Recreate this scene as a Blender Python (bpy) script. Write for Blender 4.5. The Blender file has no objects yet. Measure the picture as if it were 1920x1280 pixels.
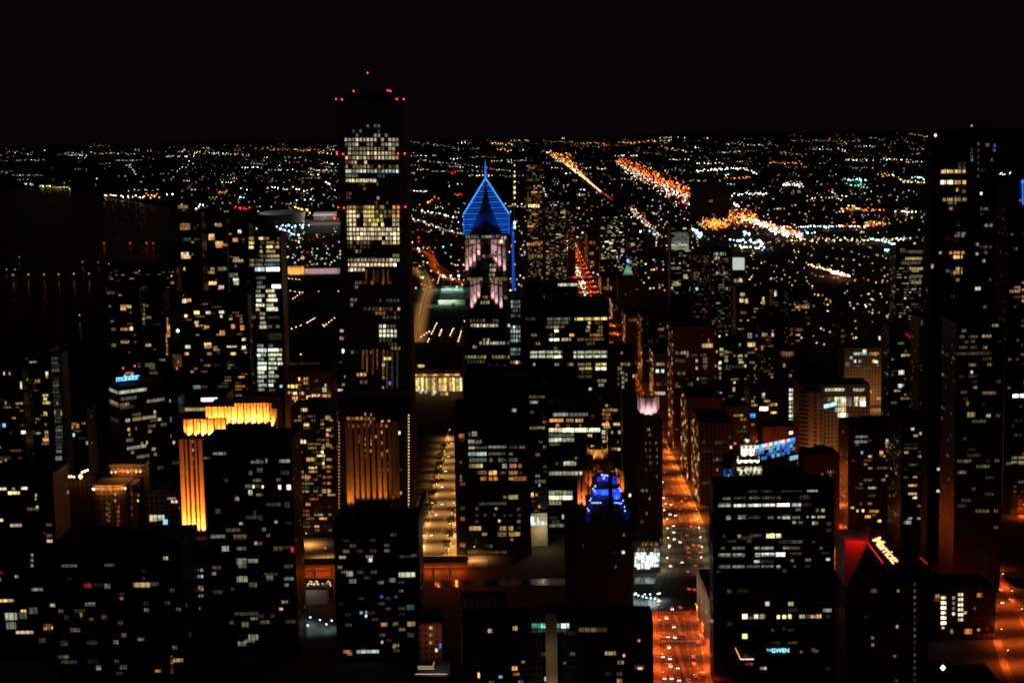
import bpy, math, random
from mathutils import Vector, Matrix

random.seed(11)
S = bpy.context.scene
COL = S.collection

# ------------------------------------------------------------------ camera, world, sun, exposure
FPX, EYE = 3200.0, 314.0                     # focal length in photo pixels, eye height in metres
cam_d = bpy.data.cameras.new('camera'); cam = bpy.data.objects.new('camera', cam_d); COL.objects.link(cam)
cam_d.sensor_width = 36.0; cam_d.lens = FPX / 1920 * 36.0
cam_d.clip_start = 1.0; cam_d.clip_end = 200000.0
M3 = (Matrix.Rotation(math.radians(0.45), 3, 'Z') @ Matrix.Rotation(math.radians(90 - 7.13), 3, 'X')
      @ Matrix.Rotation(math.radians(-1.0), 3, 'Z'))
cam.matrix_world = Matrix.Translation((0, 0, EYE)) @ M3.to_4x4()
cam_d.dof.use_dof = True; cam_d.dof.focus_distance = 26.0; cam_d.dof.aperture_fstop = 2.8   # focus a little short
S.camera = cam

w = bpy.data.worlds.new('World'); S.world = w; w.use_nodes = True
nt = w.node_tree; bg = nt.nodes['Background']
sky = nt.nodes.new('ShaderNodeTexSky'); sky.sky_type = 'NISHITA'; sky.sun_disc = False
sky.sun_elevation = math.radians(-8); sky.sun_rotation = math.radians(250)
nt.links.new(sky.outputs[0], bg.inputs[0]); bg.inputs[1].default_value = 0.05
bg2 = nt.nodes.new('ShaderNodeBackground'); bg2.inputs[0].default_value = (0.0030, 0.0010, 0.0020, 1); bg2.inputs[1].default_value = 0.75
add = nt.nodes.new('ShaderNodeAddShader')
nt.links.new(bg.outputs[0], add.inputs[0]); nt.links.new(bg2.outputs[0], add.inputs[1])
nt.links.new(add.outputs[0], nt.nodes['World Output'].inputs[0])
sd = bpy.data.lights.new('night_fill', 'SUN'); sd.energy = 0.02; sd.angle = math.radians(0.5); sd.color = (1, .55, .7)  # no moon up: faint plum fill added to lift dark walls and ground
so = bpy.data.objects.new('night_fill', sd); COL.objects.link(so); so.rotation_euler = (math.radians(35), 0, math.radians(30))

S.view_settings.view_transform = 'Standard'; S.view_settings.look = 'None'
S.view_settings.exposure = 0; S.view_settings.gamma = 1; S.view_settings.use_curve_mapping = False
cy = S.cycles
cy.max_bounces = 3; cy.diffuse_bounces = 1; cy.glossy_bounces = 2; cy.transmission_bounces = 1
cy.sample_clamp_indirect = 0.6; cy.use_denoising = True; cy.use_light_tree = True; cy.caustics_reflective = False

# ------------------------------------------------------------------ pixel -> world
def ray(px, py):
    return M3 @ Vector(((px - 960) / FPX, (640 - py) / FPX, -1.0))
def P(px, py, D):                            # point on the vertical plane Y = D
    d = ray(px, py); t = D / d.y
    return Vector((t * d.x, D, EYE + t * d.z))
def G(px, py, z=0.0):                        # point at height z
    d = ray(px, py)
    t = (z - EYE) / d.z if d.z < -1e-6 else 1e9
    return Vector((t * d.x, t * d.y, z))

# ------------------------------------------------------------------ materials
MATS = {}
def new_mat(name):
    m = bpy.data.materials.new(name); m.use_nodes = True
    return m, m.node_tree, m.node_tree.nodes['Principled BSDF']
def math_node(t, op, a=None, b=None, c=None):
    n = t.nodes.new('ShaderNodeMath'); n.operation = op
    for i, v in enumerate((a, b, c)):
        if v is None: continue
        if isinstance(v, (int, float)): n.inputs[i].default_value = v
        else: t.links.new(v, n.inputs[i])
    return n.outputs[0]
def noise_col(t, c1, c2, scale, detail=4):
    tc = t.nodes.new('ShaderNodeNewGeometry')
    n = t.nodes.new('ShaderNodeTexNoise'); n.inputs['Scale'].default_value = scale; n.inputs['Detail'].default_value = detail
    t.links.new(tc.outputs['Position'], n.inputs['Vector'])
    r = t.nodes.new('ShaderNodeValToRGB'); r.color_ramp.elements[0].position = 0.3; r.color_ramp.elements[1].position = 0.7
    r.color_ramp.elements[0].color = (*c1, 1); r.color_ramp.elements[1].color = (*c2, 1)
    t.links.new(n.outputs[0], r.inputs[0]); return r.outputs[0]
def plain(name, c1, c2=None, rough=0.8, scale=0.15, metal=0.0):
    if name in MATS: return MATS[name]
    m, t, b = new_mat(name)
    c2 = c2 or tuple(x * 1.4 for x in c1)
    t.links.new(noise_col(t, c1, c2, scale), b.inputs['Base Color'])
    b.inputs['Roughness'].default_value = rough; b.inputs['Metallic'].default_value = metal
    MATS[name] = m; return m
def facade(name, wall, glass, bay, floor_h, wx=0.62, wz=0.6, rough=0.75):
    """stone or metal wall with a grid of dark window glass"""
    if name in MATS: return MATS[name]
    m, t, b = new_mat(name)
    g = t.nodes.new('ShaderNodeNewGeometry'); sx = t.nodes.new('ShaderNodeSeparateXYZ'); t.links.new(g.outputs['Position'], sx.inputs[0])
    u = math_node(t, 'ADD', sx.outputs[0], sx.outputs[1])
    fu = math_node(t, 'FRACT', math_node(t, 'DIVIDE', u, bay)); fz = math_node(t, 'FRACT', math_node(t, 'DIVIDE', sx.outputs[2], floor_h))
    sn = t.nodes.new('ShaderNodeSeparateXYZ'); t.links.new(g.outputs['Normal'], sn.inputs[0])
    vert = math_node(t, 'LESS_THAN', math_node(t, 'ABSOLUTE', sn.outputs[2]), 0.5)
    mask = math_node(t, 'MULTIPLY', math_node(t, 'MULTIPLY', math_node(t, 'LESS_THAN', fu, wx), math_node(t, 'LESS_THAN', fz, wz)), vert)
    mix = t.nodes.new('ShaderNodeMix'); mix.data_type = 'RGBA'
    t.links.new(mask, mix.inputs[0]); t.links.new(noise_col(t, wall, tuple(x * 1.3 for x in wall), 0.12), mix.inputs[6]); mix.inputs[7].default_value = (*glass, 1)
    t.links.new(mix.outputs[2], b.inputs['Base Color'])
    t.links.new(math_node(t, 'MULTIPLY_ADD', mask, 0.34 - rough, rough), b.inputs['Roughness'])
    b.inputs['Specular IOR Level'].default_value = .2
    MATS[name] = m; return m
LIN = dict(W=(1, .78, .46), Y=(1, .74, .24), N=(.88, .92, .6), C=(.78, 1, .93), O=(1, .36, .07), A=(1, .55, .18), T=(.18, .85, .7),
           B=(.05, .25, 1), K=(.3, .72, 1), R=(1, .05, .03), P=(1, .6, .68), H=(.66, .68, .54), L=(.35, .5, .3), V=(.35, .25, 1), M=(1, .15, .6), E=(.1, .8, .25))
LV = {0: .03, 1: .075, 2: .2, 3: .5, 4: 1.2, 5: 3.2, 6: 9.0}
def window_mat(c, lv):
    """lit rooms: brightness differs from bay to bay and from window to window; thin mullions"""
    k = f'lit_{c}{lv}'
    if k in MATS: return MATS[k]
    m = bpy.data.materials.new('lit_room'); m.use_nodes = True; t = m.node_tree; t.nodes.clear()
    out = t.nodes.new('ShaderNodeOutputMaterial'); em = t.nodes.new('ShaderNodeEmission'); t.links.new(em.outputs[0], out.inputs[0])
    em.inputs[0].default_value = (*LIN[c], 1)
    g = t.nodes.new('ShaderNodeNewGeometry'); s = t.nodes.new('ShaderNodeSeparateXYZ'); t.links.new(g.outputs['Position'], s.inputs[0])
    u = math_node(t, 'ADD', s.outputs[0], s.outputs[1])
    bay = math_node(t, 'FLOOR', math_node(t, 'DIVIDE', u, 3.1))
    wn = t.nodes.new('ShaderNodeTexWhiteNoise'); wn.noise_dimensions = '2D'
    cb = t.nodes.new('ShaderNodeCombineXYZ'); t.links.new(bay, cb.inputs[0]); t.links.new(math_node(t, 'FLOOR', math_node(t, 'DIVIDE', s.outputs[2], 3.7)), cb.inputs[1])
    t.links.new(cb.outputs[0], wn.inputs['Vector'])
    mul = math_node(t, 'GREATER_THAN', math_node(t, 'FRACT', math_node(t, 'DIVIDE', u, 3.1)), 0.16)
    oi = t.nodes.new('ShaderNodeObjectInfo')
    f = math_node(t, 'MULTIPLY_ADD', wn.outputs['Value'], 0.75, 0.35)
    f = math_node(t, 'MULTIPLY', f, math_node(t, 'MULTIPLY_ADD', mul, 0.85, 0.15))
    f = math_node(t, 'MULTIPLY', f, math_node(t, 'MULTIPLY_ADD', math_node(t, 'POWER', oi.outputs['Random'], 1.6), 1.3, 0.4))
    t.links.new(math_node(t, 'MULTIPLY', f, LV[lv] * 1.75), em.inputs[1])
    m.cycles.emission_sampling = 'NONE'; MATS[k] = m; return m
def glow(c, strength, name='lamp_glow'):
    col = LIN[c] if isinstance(c, str) else c
    k = ('glow', col, strength)
    if k in MATS: return MATS[k]
    m = bpy.data.materials.new(name); m.use_nodes = True; t = m.node_tree; t.nodes.clear()
    out = t.nodes.new('ShaderNodeOutputMaterial'); em = t.nodes.new('ShaderNodeEmission'); t.links.new(em.outputs[0], out.inputs[0])
    em.inputs[0].default_value = (*col, 1); em.inputs[1].default_value = strength
    m.cycles.emission_sampling = 'NONE'; MATS[k] = m; return m

WALL = {
    'dark': facade('dark_glass_wall', (.035, .032, .035), (.012, .012, .016), 3.1, 3.7, .8, .62, .5),
    'black': plain('black_metal', (.02, .018, .02), rough=.55),
    'stone': facade('limestone_wall', (.17, .14, .11), (.02, .02, .022), 3.4, 3.8, .45, .55),
    'brick': facade('brown_brick_wall', (.15, .08, .05), (.02, .018, .016), 3.2, 3.5, .45, .5),
    'conc': facade('grey_concrete_wall', (.2, .19, .18), (.02, .02, .022), 3.6, 3.6, .6, .6),
    'white': facade('white_terracotta_wall', (.6, .6, .52), (.05, .05, .05), 2.8, 3.8, .4, .5),
    'granite': facade('white_granite_pier_wall', (.22, .2, .19), (.015, .015, .018), 3.27, 3.9, .55, .68),
    'pale': plain('pale_stone', (.42, .36, .3), rough=.85),
    'pier': plain('stone_pier', (.38, .31, .22), rough=.85),
    'roof': plain('gravel_roof', (.05, .048, .05), rough=.95),
}
STEEL = plain('dark_steel', (.05, .05, .055), rough=.5)

# ------------------------------------------------------------------ mesh helpers
class MB:
    def __init__(s): s.v, s.f, s.mi, s.k = [], [], [], 0
    def poly(s, pts): n = len(s.v); s.v += [tuple(p) for p in pts]; s.f.append(tuple(range(n, n + len(pts)))); s.mi.append(s.k)
    def box(s, x0, x1, y0, y1, z0, z1):
        n = len(s.v)
        s.v += [(x0, y0, z0), (x1, y0, z0), (x1, y1, z0), (x0, y1, z0), (x0, y0, z1), (x1, y0, z1), (x1, y1, z1), (x0, y1, z1)]
        for q in ((0, 3, 2, 1), (4, 5, 6, 7), (0, 1, 5, 4), (1, 2, 6, 5), (2, 3, 7, 6), (3, 0, 4, 7)): s.f.append(tuple(n + i for i in q)); s.mi.append(s.k)
    def prism(s, pts, z0, z1, z1s=None):
        n = len(s.v); c = len(pts)
        s.v += [(x, y, z0) for x, y in pts] + [(x, y, z1) for x, y in pts]
        for i in range(c):
            j = (i + 1) % c; s.f.append((n + i, n + j, n + c + j, n + c + i)); s.mi.append(s.k)
        s.f.append(tuple(n + c + i for i in range(c))); s.f.append(tuple(n + i for i in reversed(range(c)))); s.mi += [s.k] * 2
    def cone(s, x, y, z0, z1, r0, r1, n=8, ph=0.0):
        a = [(math.cos(2 * math.pi * i / n + ph), math.sin(2 * math.pi * i / n + ph)) for i in range(n)]; o = len(s.v)
        s.v += [(x + r0 * c, y + r0 * q, z0) for c, q in a] + [(x + r1 * c, y + r1 * q, z1) for c, q in a]
        for i in range(n):
            j = (i + 1) % n; s.f.append((o + i, o + j, o + n + j, o + n + i)); s.mi.append(s.k)
        s.f.append(tuple(o + n + i for i in range(n))); s.f.append(tuple(o + i for i in reversed(range(n)))); s.mi += [s.k] * 2
    def octa(s, p, r, rz=None):
        rz = rz or r; n = len(s.v); x, y, z = p
        s.v += [(x + r, y, z), (x, y + r, z), (x - r, y, z), (x, y - r, z), (x, y, z + rz), (x, y, z - rz)]
        for a, b in ((0, 1), (1, 2), (2, 3), (3, 0)):
            s.f.append((n + a, n + b, n + 4)); s.f.append((n + b, n + a, n + 5)); s.mi += [s.k] * 2
    def beam(s, a, b, r):                      # square bar between two points
        a, b = Vector(a), Vector(b); d = (b - a).normalized(); u = d.orthogonal().normalized() * r; v = d.cross(u)
        n = len(s.v); s.v += [tuple(a + u), tuple(a + v), tuple(a - u), tuple(a - v), tuple(b + u), tuple(b + v), tuple(b - u), tuple(b - v)]
        for i in range(4):
            j = (i + 1) % 4; s.f.append((n + i, n + j, n + 4 + j, n + 4 + i)); s.mi.append(s.k)
        s.f.append((n + 3, n + 2, n + 1, n)); s.f.append((n + 4, n + 5, n + 6, n + 7)); s.mi += [s.k] * 2
    def mesh(s, name, mats):
        me = bpy.data.meshes.new(name); me.from_pydata(s.v, [], s.f)
        mats = mats if isinstance(mats, (list, tuple)) else [mats]
        for m in mats: me.materials.append(m)
        if len(mats) > 1: me.polygons.foreach_set('material_index', s.mi)
        me.update(); return me
def wloc(o):
    v = Vector(o.location)
    while o.parent is not None: o = o.parent; v += o.location
    return v
def link(name, data, parent=None, loc=(0, 0, 0), label=None):
    o = bpy.data.objects.new(name, data); COL.objects.link(o)
    if parent is not None:
        o.parent = parent; o.location = Vector(loc) - wloc(parent)     # LOC is in the world
    else: o.location = loc
    if label: o['label'] = label
    return o
def part(name, mb, mats, parent):             # mb is in world coordinates
    if any(mb.mi) and not isinstance(mats, (list, tuple)): mats = [mats, STEEL]
    L = wloc(parent)
    mb.v = [(x - L.x, y - L.y, z - L.z) for x, y, z in mb.v]
    o = bpy.data.objects.new(name, mb.mesh(name, mats)); COL.objects.link(o); o.parent = parent
    return o
def thing(name, label, cat, loc=(0, 0, 0), group=None):
    o = bpy.data.objects.new(name, None); COL.objects.link(o); o.location = loc; o.empty_display_size = 5
    o['label'] = label; o['category'] = cat
    if group: o['group'] = group
    return o
def tag(o, label, cat, group=None):
    o['label'] = label; o['category'] = cat
    if group: o['group'] = group
def struct(name, mb, mats):
    o = bpy.data.objects.new(name, mb.mesh(name, mats)); COL.objects.link(o); o['kind'] = 'structure'; return o
def dup(root, loc, label=None, rz=None):
    r = root.copy(); COL.objects.link(r); r.location = loc
    if rz is not None: r.rotation_euler = (0, 0, rz)
    if label: r['label'] = label
    for ch in list(root.children):
        c = ch.copy(); COL.objects.link(c); c.parent = r
        for g in ch.children:
            d = g.copy(); COL.objects.link(d); d.parent = c
    return r
UNIT = {}
def unit_cube(mat):
    if mat.name not in UNIT:
        b = MB(); b.box(-.5, .5, -.5, .5, -.5, .5); UNIT[mat.name] = b.mesh('pane', mat)
    return UNIT[mat.name]
def pane(parent, x0, x1, y0, y1, z0, z1, mat, name='window'):
    o = link(name, unit_cube(mat), parent, ((x0 + x1) / 2, (y0 + y1) / 2, (z0 + z1) / 2))
    o.scale = (x1 - x0, y1 - y0, z1 - z0); return o
def letters(text, size, parent, loc, rot, mat, extrude=.12, offset=.03, shear=0, space=1, align='LEFT'):
    fc = bpy.data.curves.new('letters', 'FONT'); fc.body = text; fc.size = size; fc.extrude = extrude; fc.offset = offset; fc.shear = shear; fc.space_character = space; fc.align_x = align
    tmp = bpy.data.objects.new('letters', fc); COL.objects.link(tmp); bpy.context.view_layer.update()
    me = bpy.data.meshes.new_from_object(tmp.evaluated_get(bpy.context.evaluated_depsgraph_get())); bpy.data.objects.remove(tmp)
    me.materials.clear(); me.materials.append(mat); o = link('sign_lettering', me, parent, loc); o.rotation_euler = rot; return o
def bulb(parent, loc, color, power, radius=.3, name='bulb'):
    k = (color, power, radius)
    if k not in UNIT:
        l = bpy.data.lights.new('bulb', 'POINT'); l.color = color; l.energy = power; l.shadow_soft_size = radius; UNIT[k] = l
    return link(name, UNIT[k], parent, loc)
def flood(parent, loc, aim, color, power, angle=70, blend=.6, name='floodlight'):
    k = ('s', color, power, angle, blend)
    if k not in UNIT:
        l = bpy.data.lights.new('floodlight', 'SPOT'); l.color = color; l.energy = power; l.spot_size = math.radians(angle)
        l.spot_blend = blend; l.shadow_soft_size = .25; UNIT[k] = l
    o = link(name, UNIT[k], parent, loc)
    o.rotation_euler = (Vector(aim) - Vector(loc)).to_track_quat('-Z', 'Y').to_euler(); return o

# ------------------------------------------------------------------ buildings
BOXES, ORPHANS = [], []
def lit_rows(root, D, text, bounds=None):
    """lit windows read off the photograph: 'y x0 x1 C3' a run of windows, 'g y x0 x1 n C3 p' n single windows, 'v x y0 y1 n C3 wpx' a stack"""
    n = 0; rest = MB(); rmats = []
    def put(px0, px1, py, hp, c, lv):
        nonlocal n
        a, b = P(px0, py, D), P(px1, py, D); h = hp * D / FPX / 2
        if bounds and not (bounds[0] - .6 < a.x and b.x < bounds[1] + .6 and a.z + h < bounds[2] + .3 and a.z - h > 1.5): ORPHANS.append((px0, px1, py, hp, c, lv)); return
        if n < 100: pane(root, a.x, b.x, D - .22, D - .02, a.z - h, a.z + h, window_mat(c, lv))
        else:
            m = window_mat(c, lv)
            if m not in rmats: rmats.append(m)
            rest.k = rmats.index(m); rest.box(a.x, b.x, D - .22, D - .02, a.z - h, a.z + h)
        n += 1
    for item in text.replace('\n', ';').split(';'):
        q = item.split()
        if not q: continue
        if q[0] == 'g':
            py, x0, x1, cnt, cl = float(q[1]), float(q[2]), float(q[3]), int(q[4]), q[5]; p = float(q[6]) if len(q) > 6 else 1.0
            st = (x1 - x0) / cnt
            for i in range(cnt):
                if random.random() > p: continue
                lv = max(0, min(5, int(cl[1]) + random.choice((-1, 0, 0, 0, 0, 1)) * (random.random() < .5)))
                put(x0 + st * (i + .16), x0 + st * (i + .84), py, 5.6, cl[0], lv)
        elif q[0] == 'v':
            x, y0, y1, cnt, cl = float(q[1]), float(q[2]), float(q[3]), int(q[4]), q[5]; wp = float(q[6]) if len(q) > 6 else 4
            for i in range(cnt):
                put(x - wp / 2, x + wp / 2, y0 + (y1 - y0) * i / max(1, cnt - 1), min(5.5, .66 * abs(y1 - y0) / max(1, cnt - 1) if cnt > 1 else 5), cl[0], int(cl[1]))
        else:
            py, x0, x1, cl = float(q[0]), float(q[1]), float(q[2]), q[3]; hp = float(q[4]) if len(q) > 4 else 5.0
            put(x0, x1, py, hp, cl[0], int(cl[1]))
    if rest.v:
        o = part('far_lit_window', rest, rmats, root); o['kind'] = 'stuff'
def scatter(root, X0, X1, D, depth, zt, zb, p, pal, lv, fh, bw, rng, cap=100, side=True):
    """rooms somebody left lit"""
    cells = []
    nf = max(1, int((zt - zb) / fh)); nb = max(1, int((X1 - X0 - 1.5) / bw)); off = (X1 - X0 - nb * bw) / 2
    busy = [rng.choice((.3, .6, 1, 1, 1.8)) for _ in range(nf)]
    for f in range(1, nf):
        i = 0
        while i < nb:
            if rng.random() < p * busy[f]:
                run = rng.choice((1, 1, 1, 2, 2, 3)) if bw < 4 else 1
                run = min(run, nb - i); c = rng.choice(pal); l = max(0, min(4, lv + rng.choice((-2, -1, -1, 0, 0, 0, 1))))
                cells.append((0, X0 + off + i * bw + .25, X0 + off + (i + run) * bw - .25, zt - f * fh - fh * .72, zt - f * fh - fh * .2, c, l)); i += run
            i += 1
    face = X0 if X0 > 0 else X1 if X1 < 0 else None
    if side and face is not None and depth * abs(face) / (D * D) * FPX > 5:
        nd = int(depth / bw)
        for f in range(1, nf):
            for i in range(nd):
                if rng.random() < p * .6 * busy[f]:
                    cells.append((1, D + i * bw + .3, D + (i + 1) * bw - .3, zt - f * fh - fh * .72, zt - f * fh - fh * .2, rng.choice(pal), max(0, lv - rng.choice((0, 1, 1, 2)))))
    rng.shuffle(cells)
    for s, a, b, z0, z1, c, l in cells[:cap]:
        if s == 0: pane(root, a, b, D - .2, D - .02, z0, z1, window_mat(c, l))
        elif face > 0: pane(root, face - .2, face - .02, a, b, z0, z1, window_mat(c, l))
        else: pane(root, face + .02, face + .2, a, b, z0, z1, window_mat(c, l))
    if len(cells) > cap:
        rest = MB(); ms = []
        for s, a, b, z0, z1, c, l in cells[cap:]:
            m = window_mat(c, l)
            if m not in ms: ms.append(m)
            rest.k = ms.index(m)
            if s == 0: rest.box(a, b, D - .2, D - .02, z0, z1)
            elif face > 0: rest.box(face - .2, face - .02, a, b, z0, z1)
            else: rest.box(face + .02, face + .2, a, b, z0, z1)
        o = part('far_lit_window', rest, ms, root); o['kind'] = 'stuff'
def body(root, X0, X1, D, depth, zt, style, wall, z0=0.0, bay=3.4, name='wall', ribw=.45):
    m = MB(); m.box(X0, X1, D, D + depth, z0, zt)
    if style == 'rib':
        n = max(2, int((X1 - X0) / bay)); st = (X1 - X0) / n
        for i in range(n + 1): m.box(X0 + i * st - ribw, X0 + i * st + ribw, D - .55, D - .003, z0, zt + .6)
        k = max(2, int(depth / bay)); sd = depth / k
        for xf, sg in ((X0, -1), (X1, 1)):
            for i in range(k + 1):
                a, b = sorted((xf + sg * .003, xf + sg * .55)); m.box(a, b, D + i * sd - .45, D + i * sd + .45, z0, zt + .6)
    elif style == 'ledge':
        z = z0 + 7.4
        while z < zt - 2: m.box(X0 - .35, X1 + .35, D - .35, D + depth + .35, z, z + .5); z += 7.4
    o = part(name, m, WALL[wall], root)
    r = MB(); t = .5                                     # parapet ring and roof deck
    r.box(X0, X1, D, D + t, zt + .003, zt + 1.3); r.box(X0, X1, D + depth - t, D + depth, zt + .003, zt + 1.3)
    r.box(X0, X0 + t, D + t + .003, D + depth - t - .003, zt + .003, zt + 1.3); r.box(X1 - t, X1, D + t + .003, D + depth - t - .003, zt + .003, zt + 1.3)
    r.poly([(X0 + t, D + t, zt + .05), (X1 - t, D + t, zt + .05), (X1 - t, D + depth - t, zt + .05), (X0 + t, D + depth - t, zt + .05)])
    global ROOF
    ROOF = part('roof', r, [WALL[wall], WALL['roof']], root); ROOF.data.polygons[-1].material_index = 1
    return o
def bld(label, x0, x1, yt, D, depth=42, wall='dark', style='', fill=None, rows='', name='office_tower', cat=None, roof=1, fh=3.8, bw=3.1, yb=1290, group=None, bay=3.4, ribw=.45, mast=0, beacon=0, sil=None):
    if sil is None: sil = D < 1300 and depth > 12
    a, b = P(x0, yt, D), P(x1, yt, D); zt = a.z; X0, X1 = a.x, b.x
    if sil and zt < EYE: zt = P((x0 + x1) / 2, yt, D + depth).z      # the far roof edge makes the skyline
    rng = random.Random(int(x0 * 131 + yt * 7 + D))
    root = thing(name, label, cat or name.replace('_', ' '), ((X0 + X1) / 2, D + depth / 2, 0), group)
    if roof: zt -= 0
    body(root, X0, X1, D, depth, zt - 1.3, style, wall, bay=bay, ribw=ribw)
    zt -= 1.3
    W = X1 - X0
    if roof:
        m = MB(); h = min(6.0, 2.5 + zt * .02); k = rng.uniform(.2, .45)
        m.box(X0 + W * k, X0 + W * (k + .38), D + depth * .3, D + depth * .75, zt + .054, zt + h)
        q = MB(); q.box(X0 + W * .12, X0 + W * .12 + 3, D + depth * .4, D + depth * .4 + 4, zt + .054, zt + 2.6); part('stair_head', q, WALL['roof'], ROOF)
        for i in range(3): m.cone(X0 + W * (k + .06 + i * .11), D + depth * .5, zt + h - .3, zt + h + 1.6, 1.1, 1.1, 10)
        part('roof_plant_room', m, WALL['roof'], ROOF)
    if mast:
        m = MB(); m.cone(X0 + W * .5, D + depth * .5, zt, zt + mast, .5, .12, 6); part('antenna', m, STEEL, root)
    for i in range(beacon):
        bx = X0 + .6 + (W - 1.2) * (i / max(1, beacon - 1)); m = MB(); m.octa((bx, D + .6, zt + 2.4), .7); m.k = 1; m.beam((bx, D + .6, zt + 1.2), (bx, D + .6, zt + 2), .15)
        part('warning_lamp', m, glow('R', 3.0), root)
    if rows: lit_rows(root, D, rows, (X0, X1, zt))
    BOXES.append((D, X0, X1, zt, root))
    if fill:
        p, pal, lv = fill
        zb = max(4.0, P((x0 + x1) / 2, yb, D).z)
        scatter(root, X0, X1, D, depth, zt - 2, zb, p, pal, lv, fh, bw, rng)
    return root, X0, X1, zt

# ------------------------------------------------------------------ ground, lake, river, roads
asph = plain('asphalt', (.045, .043, .045), (.075, .07, .068), .9, .35)
walkm = plain('concrete_walk', (.16, .15, .14), (.24, .22, .2), .9, .5)
paint = plain('road_paint', (.6, .58, .5), (.75, .72, .65), .8, .8)
m = MB(); m.poly([(-90000, -3000, 0), (90000, -3000, 0), (90000, 58000, 0), (-90000, 58000, 0)])
struct('ground', m, plain('city_ground', (.03, .028, .027), (.06, .055, .05), .95, .02))
def water(name, pts, z):
    mt, t, b = new_mat('dark_water'); b.inputs['Base Color'].default_value = (.006, .008, .01, 1); b.inputs['Roughness'].default_value = .2; b.inputs['Specular IOR Level'].default_value = .06
    g = t.nodes.new('ShaderNodeNewGeometry'); n = t.nodes.new('ShaderNodeTexNoise'); n.inputs['Scale'].default_value = .22; n.inputs['Detail'].default_value = 3
    bp = t.nodes.new('ShaderNodeBump'); bp.inputs['Strength'].default_value = .35; bp.inputs['Distance'].default_value = .6
    t.links.new(g.outputs['Position'], n.inputs['Vector']); t.links.new(n.outputs[0], bp.inputs['Height']); t.links.new(bp.outputs[0], b.inputs['Normal'])
    mb = MB(); mb.poly([(x, y, z) for x, y in pts]); return struct(name, mb, mt)
lk = [G(x, y) for x, y in ((140, 352), (200, 372), (318, 388), (328, 440), (300, 505), (195, 520), (190, 610), (150, 650), (-200, 660))]
water('lake', [(-60000, lk[-1].y), *[(p.x, p.y) for p in reversed(lk)], (-60000, lk[0].y)], .03)
water('river', [(-330, 1150), (520, 1150), (520, 1167), (-330, 1167)], .02)

def strip(name, pts, wdt, z, mat):
    mb = MB(); P2 = [Vector((x, y)) for x, y in pts]; L, R_ = [], []
    for i, p in enumerate(P2):
        d = (P2[min(i + 1, len(P2) - 1)] - P2[max(i - 1, 0)]).normalized(); nn = Vector((-d.y, d.x)) * wdt / 2
        L.append(p + nn); R_.append(p - nn)
    for i in range(len(P2) - 1):
        mb.poly([(*R_[i], z), (*R_[i + 1], z), (*L[i + 1], z), (*L[i], z)])
    return struct(name, mb, mat)
AVE = [(84, 880), (87, 940), (97, 1107), (113, 1200), (122, 1330), (122, 2000), (122, 6500)]
def ave_x(y):
    for (xa, ya), (xb, yb) in zip(AVE, AVE[1:]):
        if y <= yb: return xa + (xb - xa) * (y - ya) / (yb - ya)
    return 122
fine = [(ave_x(y), y) for y in range(880, 1340, 20)] + [(122, 1400), (122, 2000), (122, 6500)]
strip('avenue_sidewalk', fine, 36, .12, walkm)
strip('avenue', fine, 25, .125, asph)
mk = MB()
for y in range(890, 2000, 9):
    for dx in (-9, -4.6, 4.6, 9): mk.box(ave_x(y) + dx - .09, ave_x(y) + dx + .09, y, y + 3.2, .129, .131)
for y0 in (905, 1015, 1078, 1225, 1310, 1420, 1530, 1640, 1760):
    for k in range(15): mk.box(ave_x(y0) - 12.6 + k * 1.8, ave_x(y0) - 11.9 + k * 1.8, y0, y0 + 3, .132, .134)
struct('road_markings', mk, paint)
md = MB()
for y0, y1 in ((930, 1006), (1028, 1072), (1240, 1300), (1330, 1412)):
    x = ave_x((y0 + y1) / 2); md.box(x - 1.2, x + 1.2, y0, y1, .126, .42)
struct('median_kerb', md, walkm)
for yy in (1018, 1082, 1232, 1425, 1540, 1650): strip('cross_street', [(-140, yy), (560, yy)], 15, .118, asph)
for k, (xx, y0, y1) in enumerate(((-70, 1215, 1760), (232, 1180, 1900), (404, 1325, 1486))):
    strip('street_sidewalk', [(xx, y0), (xx, y1)], 27, .11, walkm); strip('street', [(xx, y0), (xx, y1)], 17, .115, asph)
dr = [G(x, y) for x, y in ((783, 640), (786, 610), (792, 575), (804, 545), (800, 525), (783, 508), (760, 498))]
sq = MB(); sq.poly([(-330, 1203.5, .1), (-30, 1203.5, .1), (-30, 1330, .1), (-330, 1330, .1)]); struct('plaza', sq, walkm)
strip('park_drive', [(p.x, p.y) for p in dr], 34, .04, walkm)
d2 = [G(x, y) for x, y in ((868, 530), (840, 523), (822, 510), (812, 498), (812, 486), (800, 474), (785, 468), (765, 465))]
strip('curving_road', [(p.x, p.y) for p in d2], 30, .045, asph)

CORNER = [(276, 900), (285, 960), (300, 1040), (311, 1120), (318, 1180), (330, 1260)]
strip('street_sidewalk', CORNER, 25, .11, walkm); strip('street', CORNER, 16, .115, asph)
def corner_x(y):
    for (xa, ya), (xb, yb) in zip(CORNER, CORNER[1:]):
        if y <= yb: return xa + (xb - xa) * (y - ya) / (yb - ya)
    return 330

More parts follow.
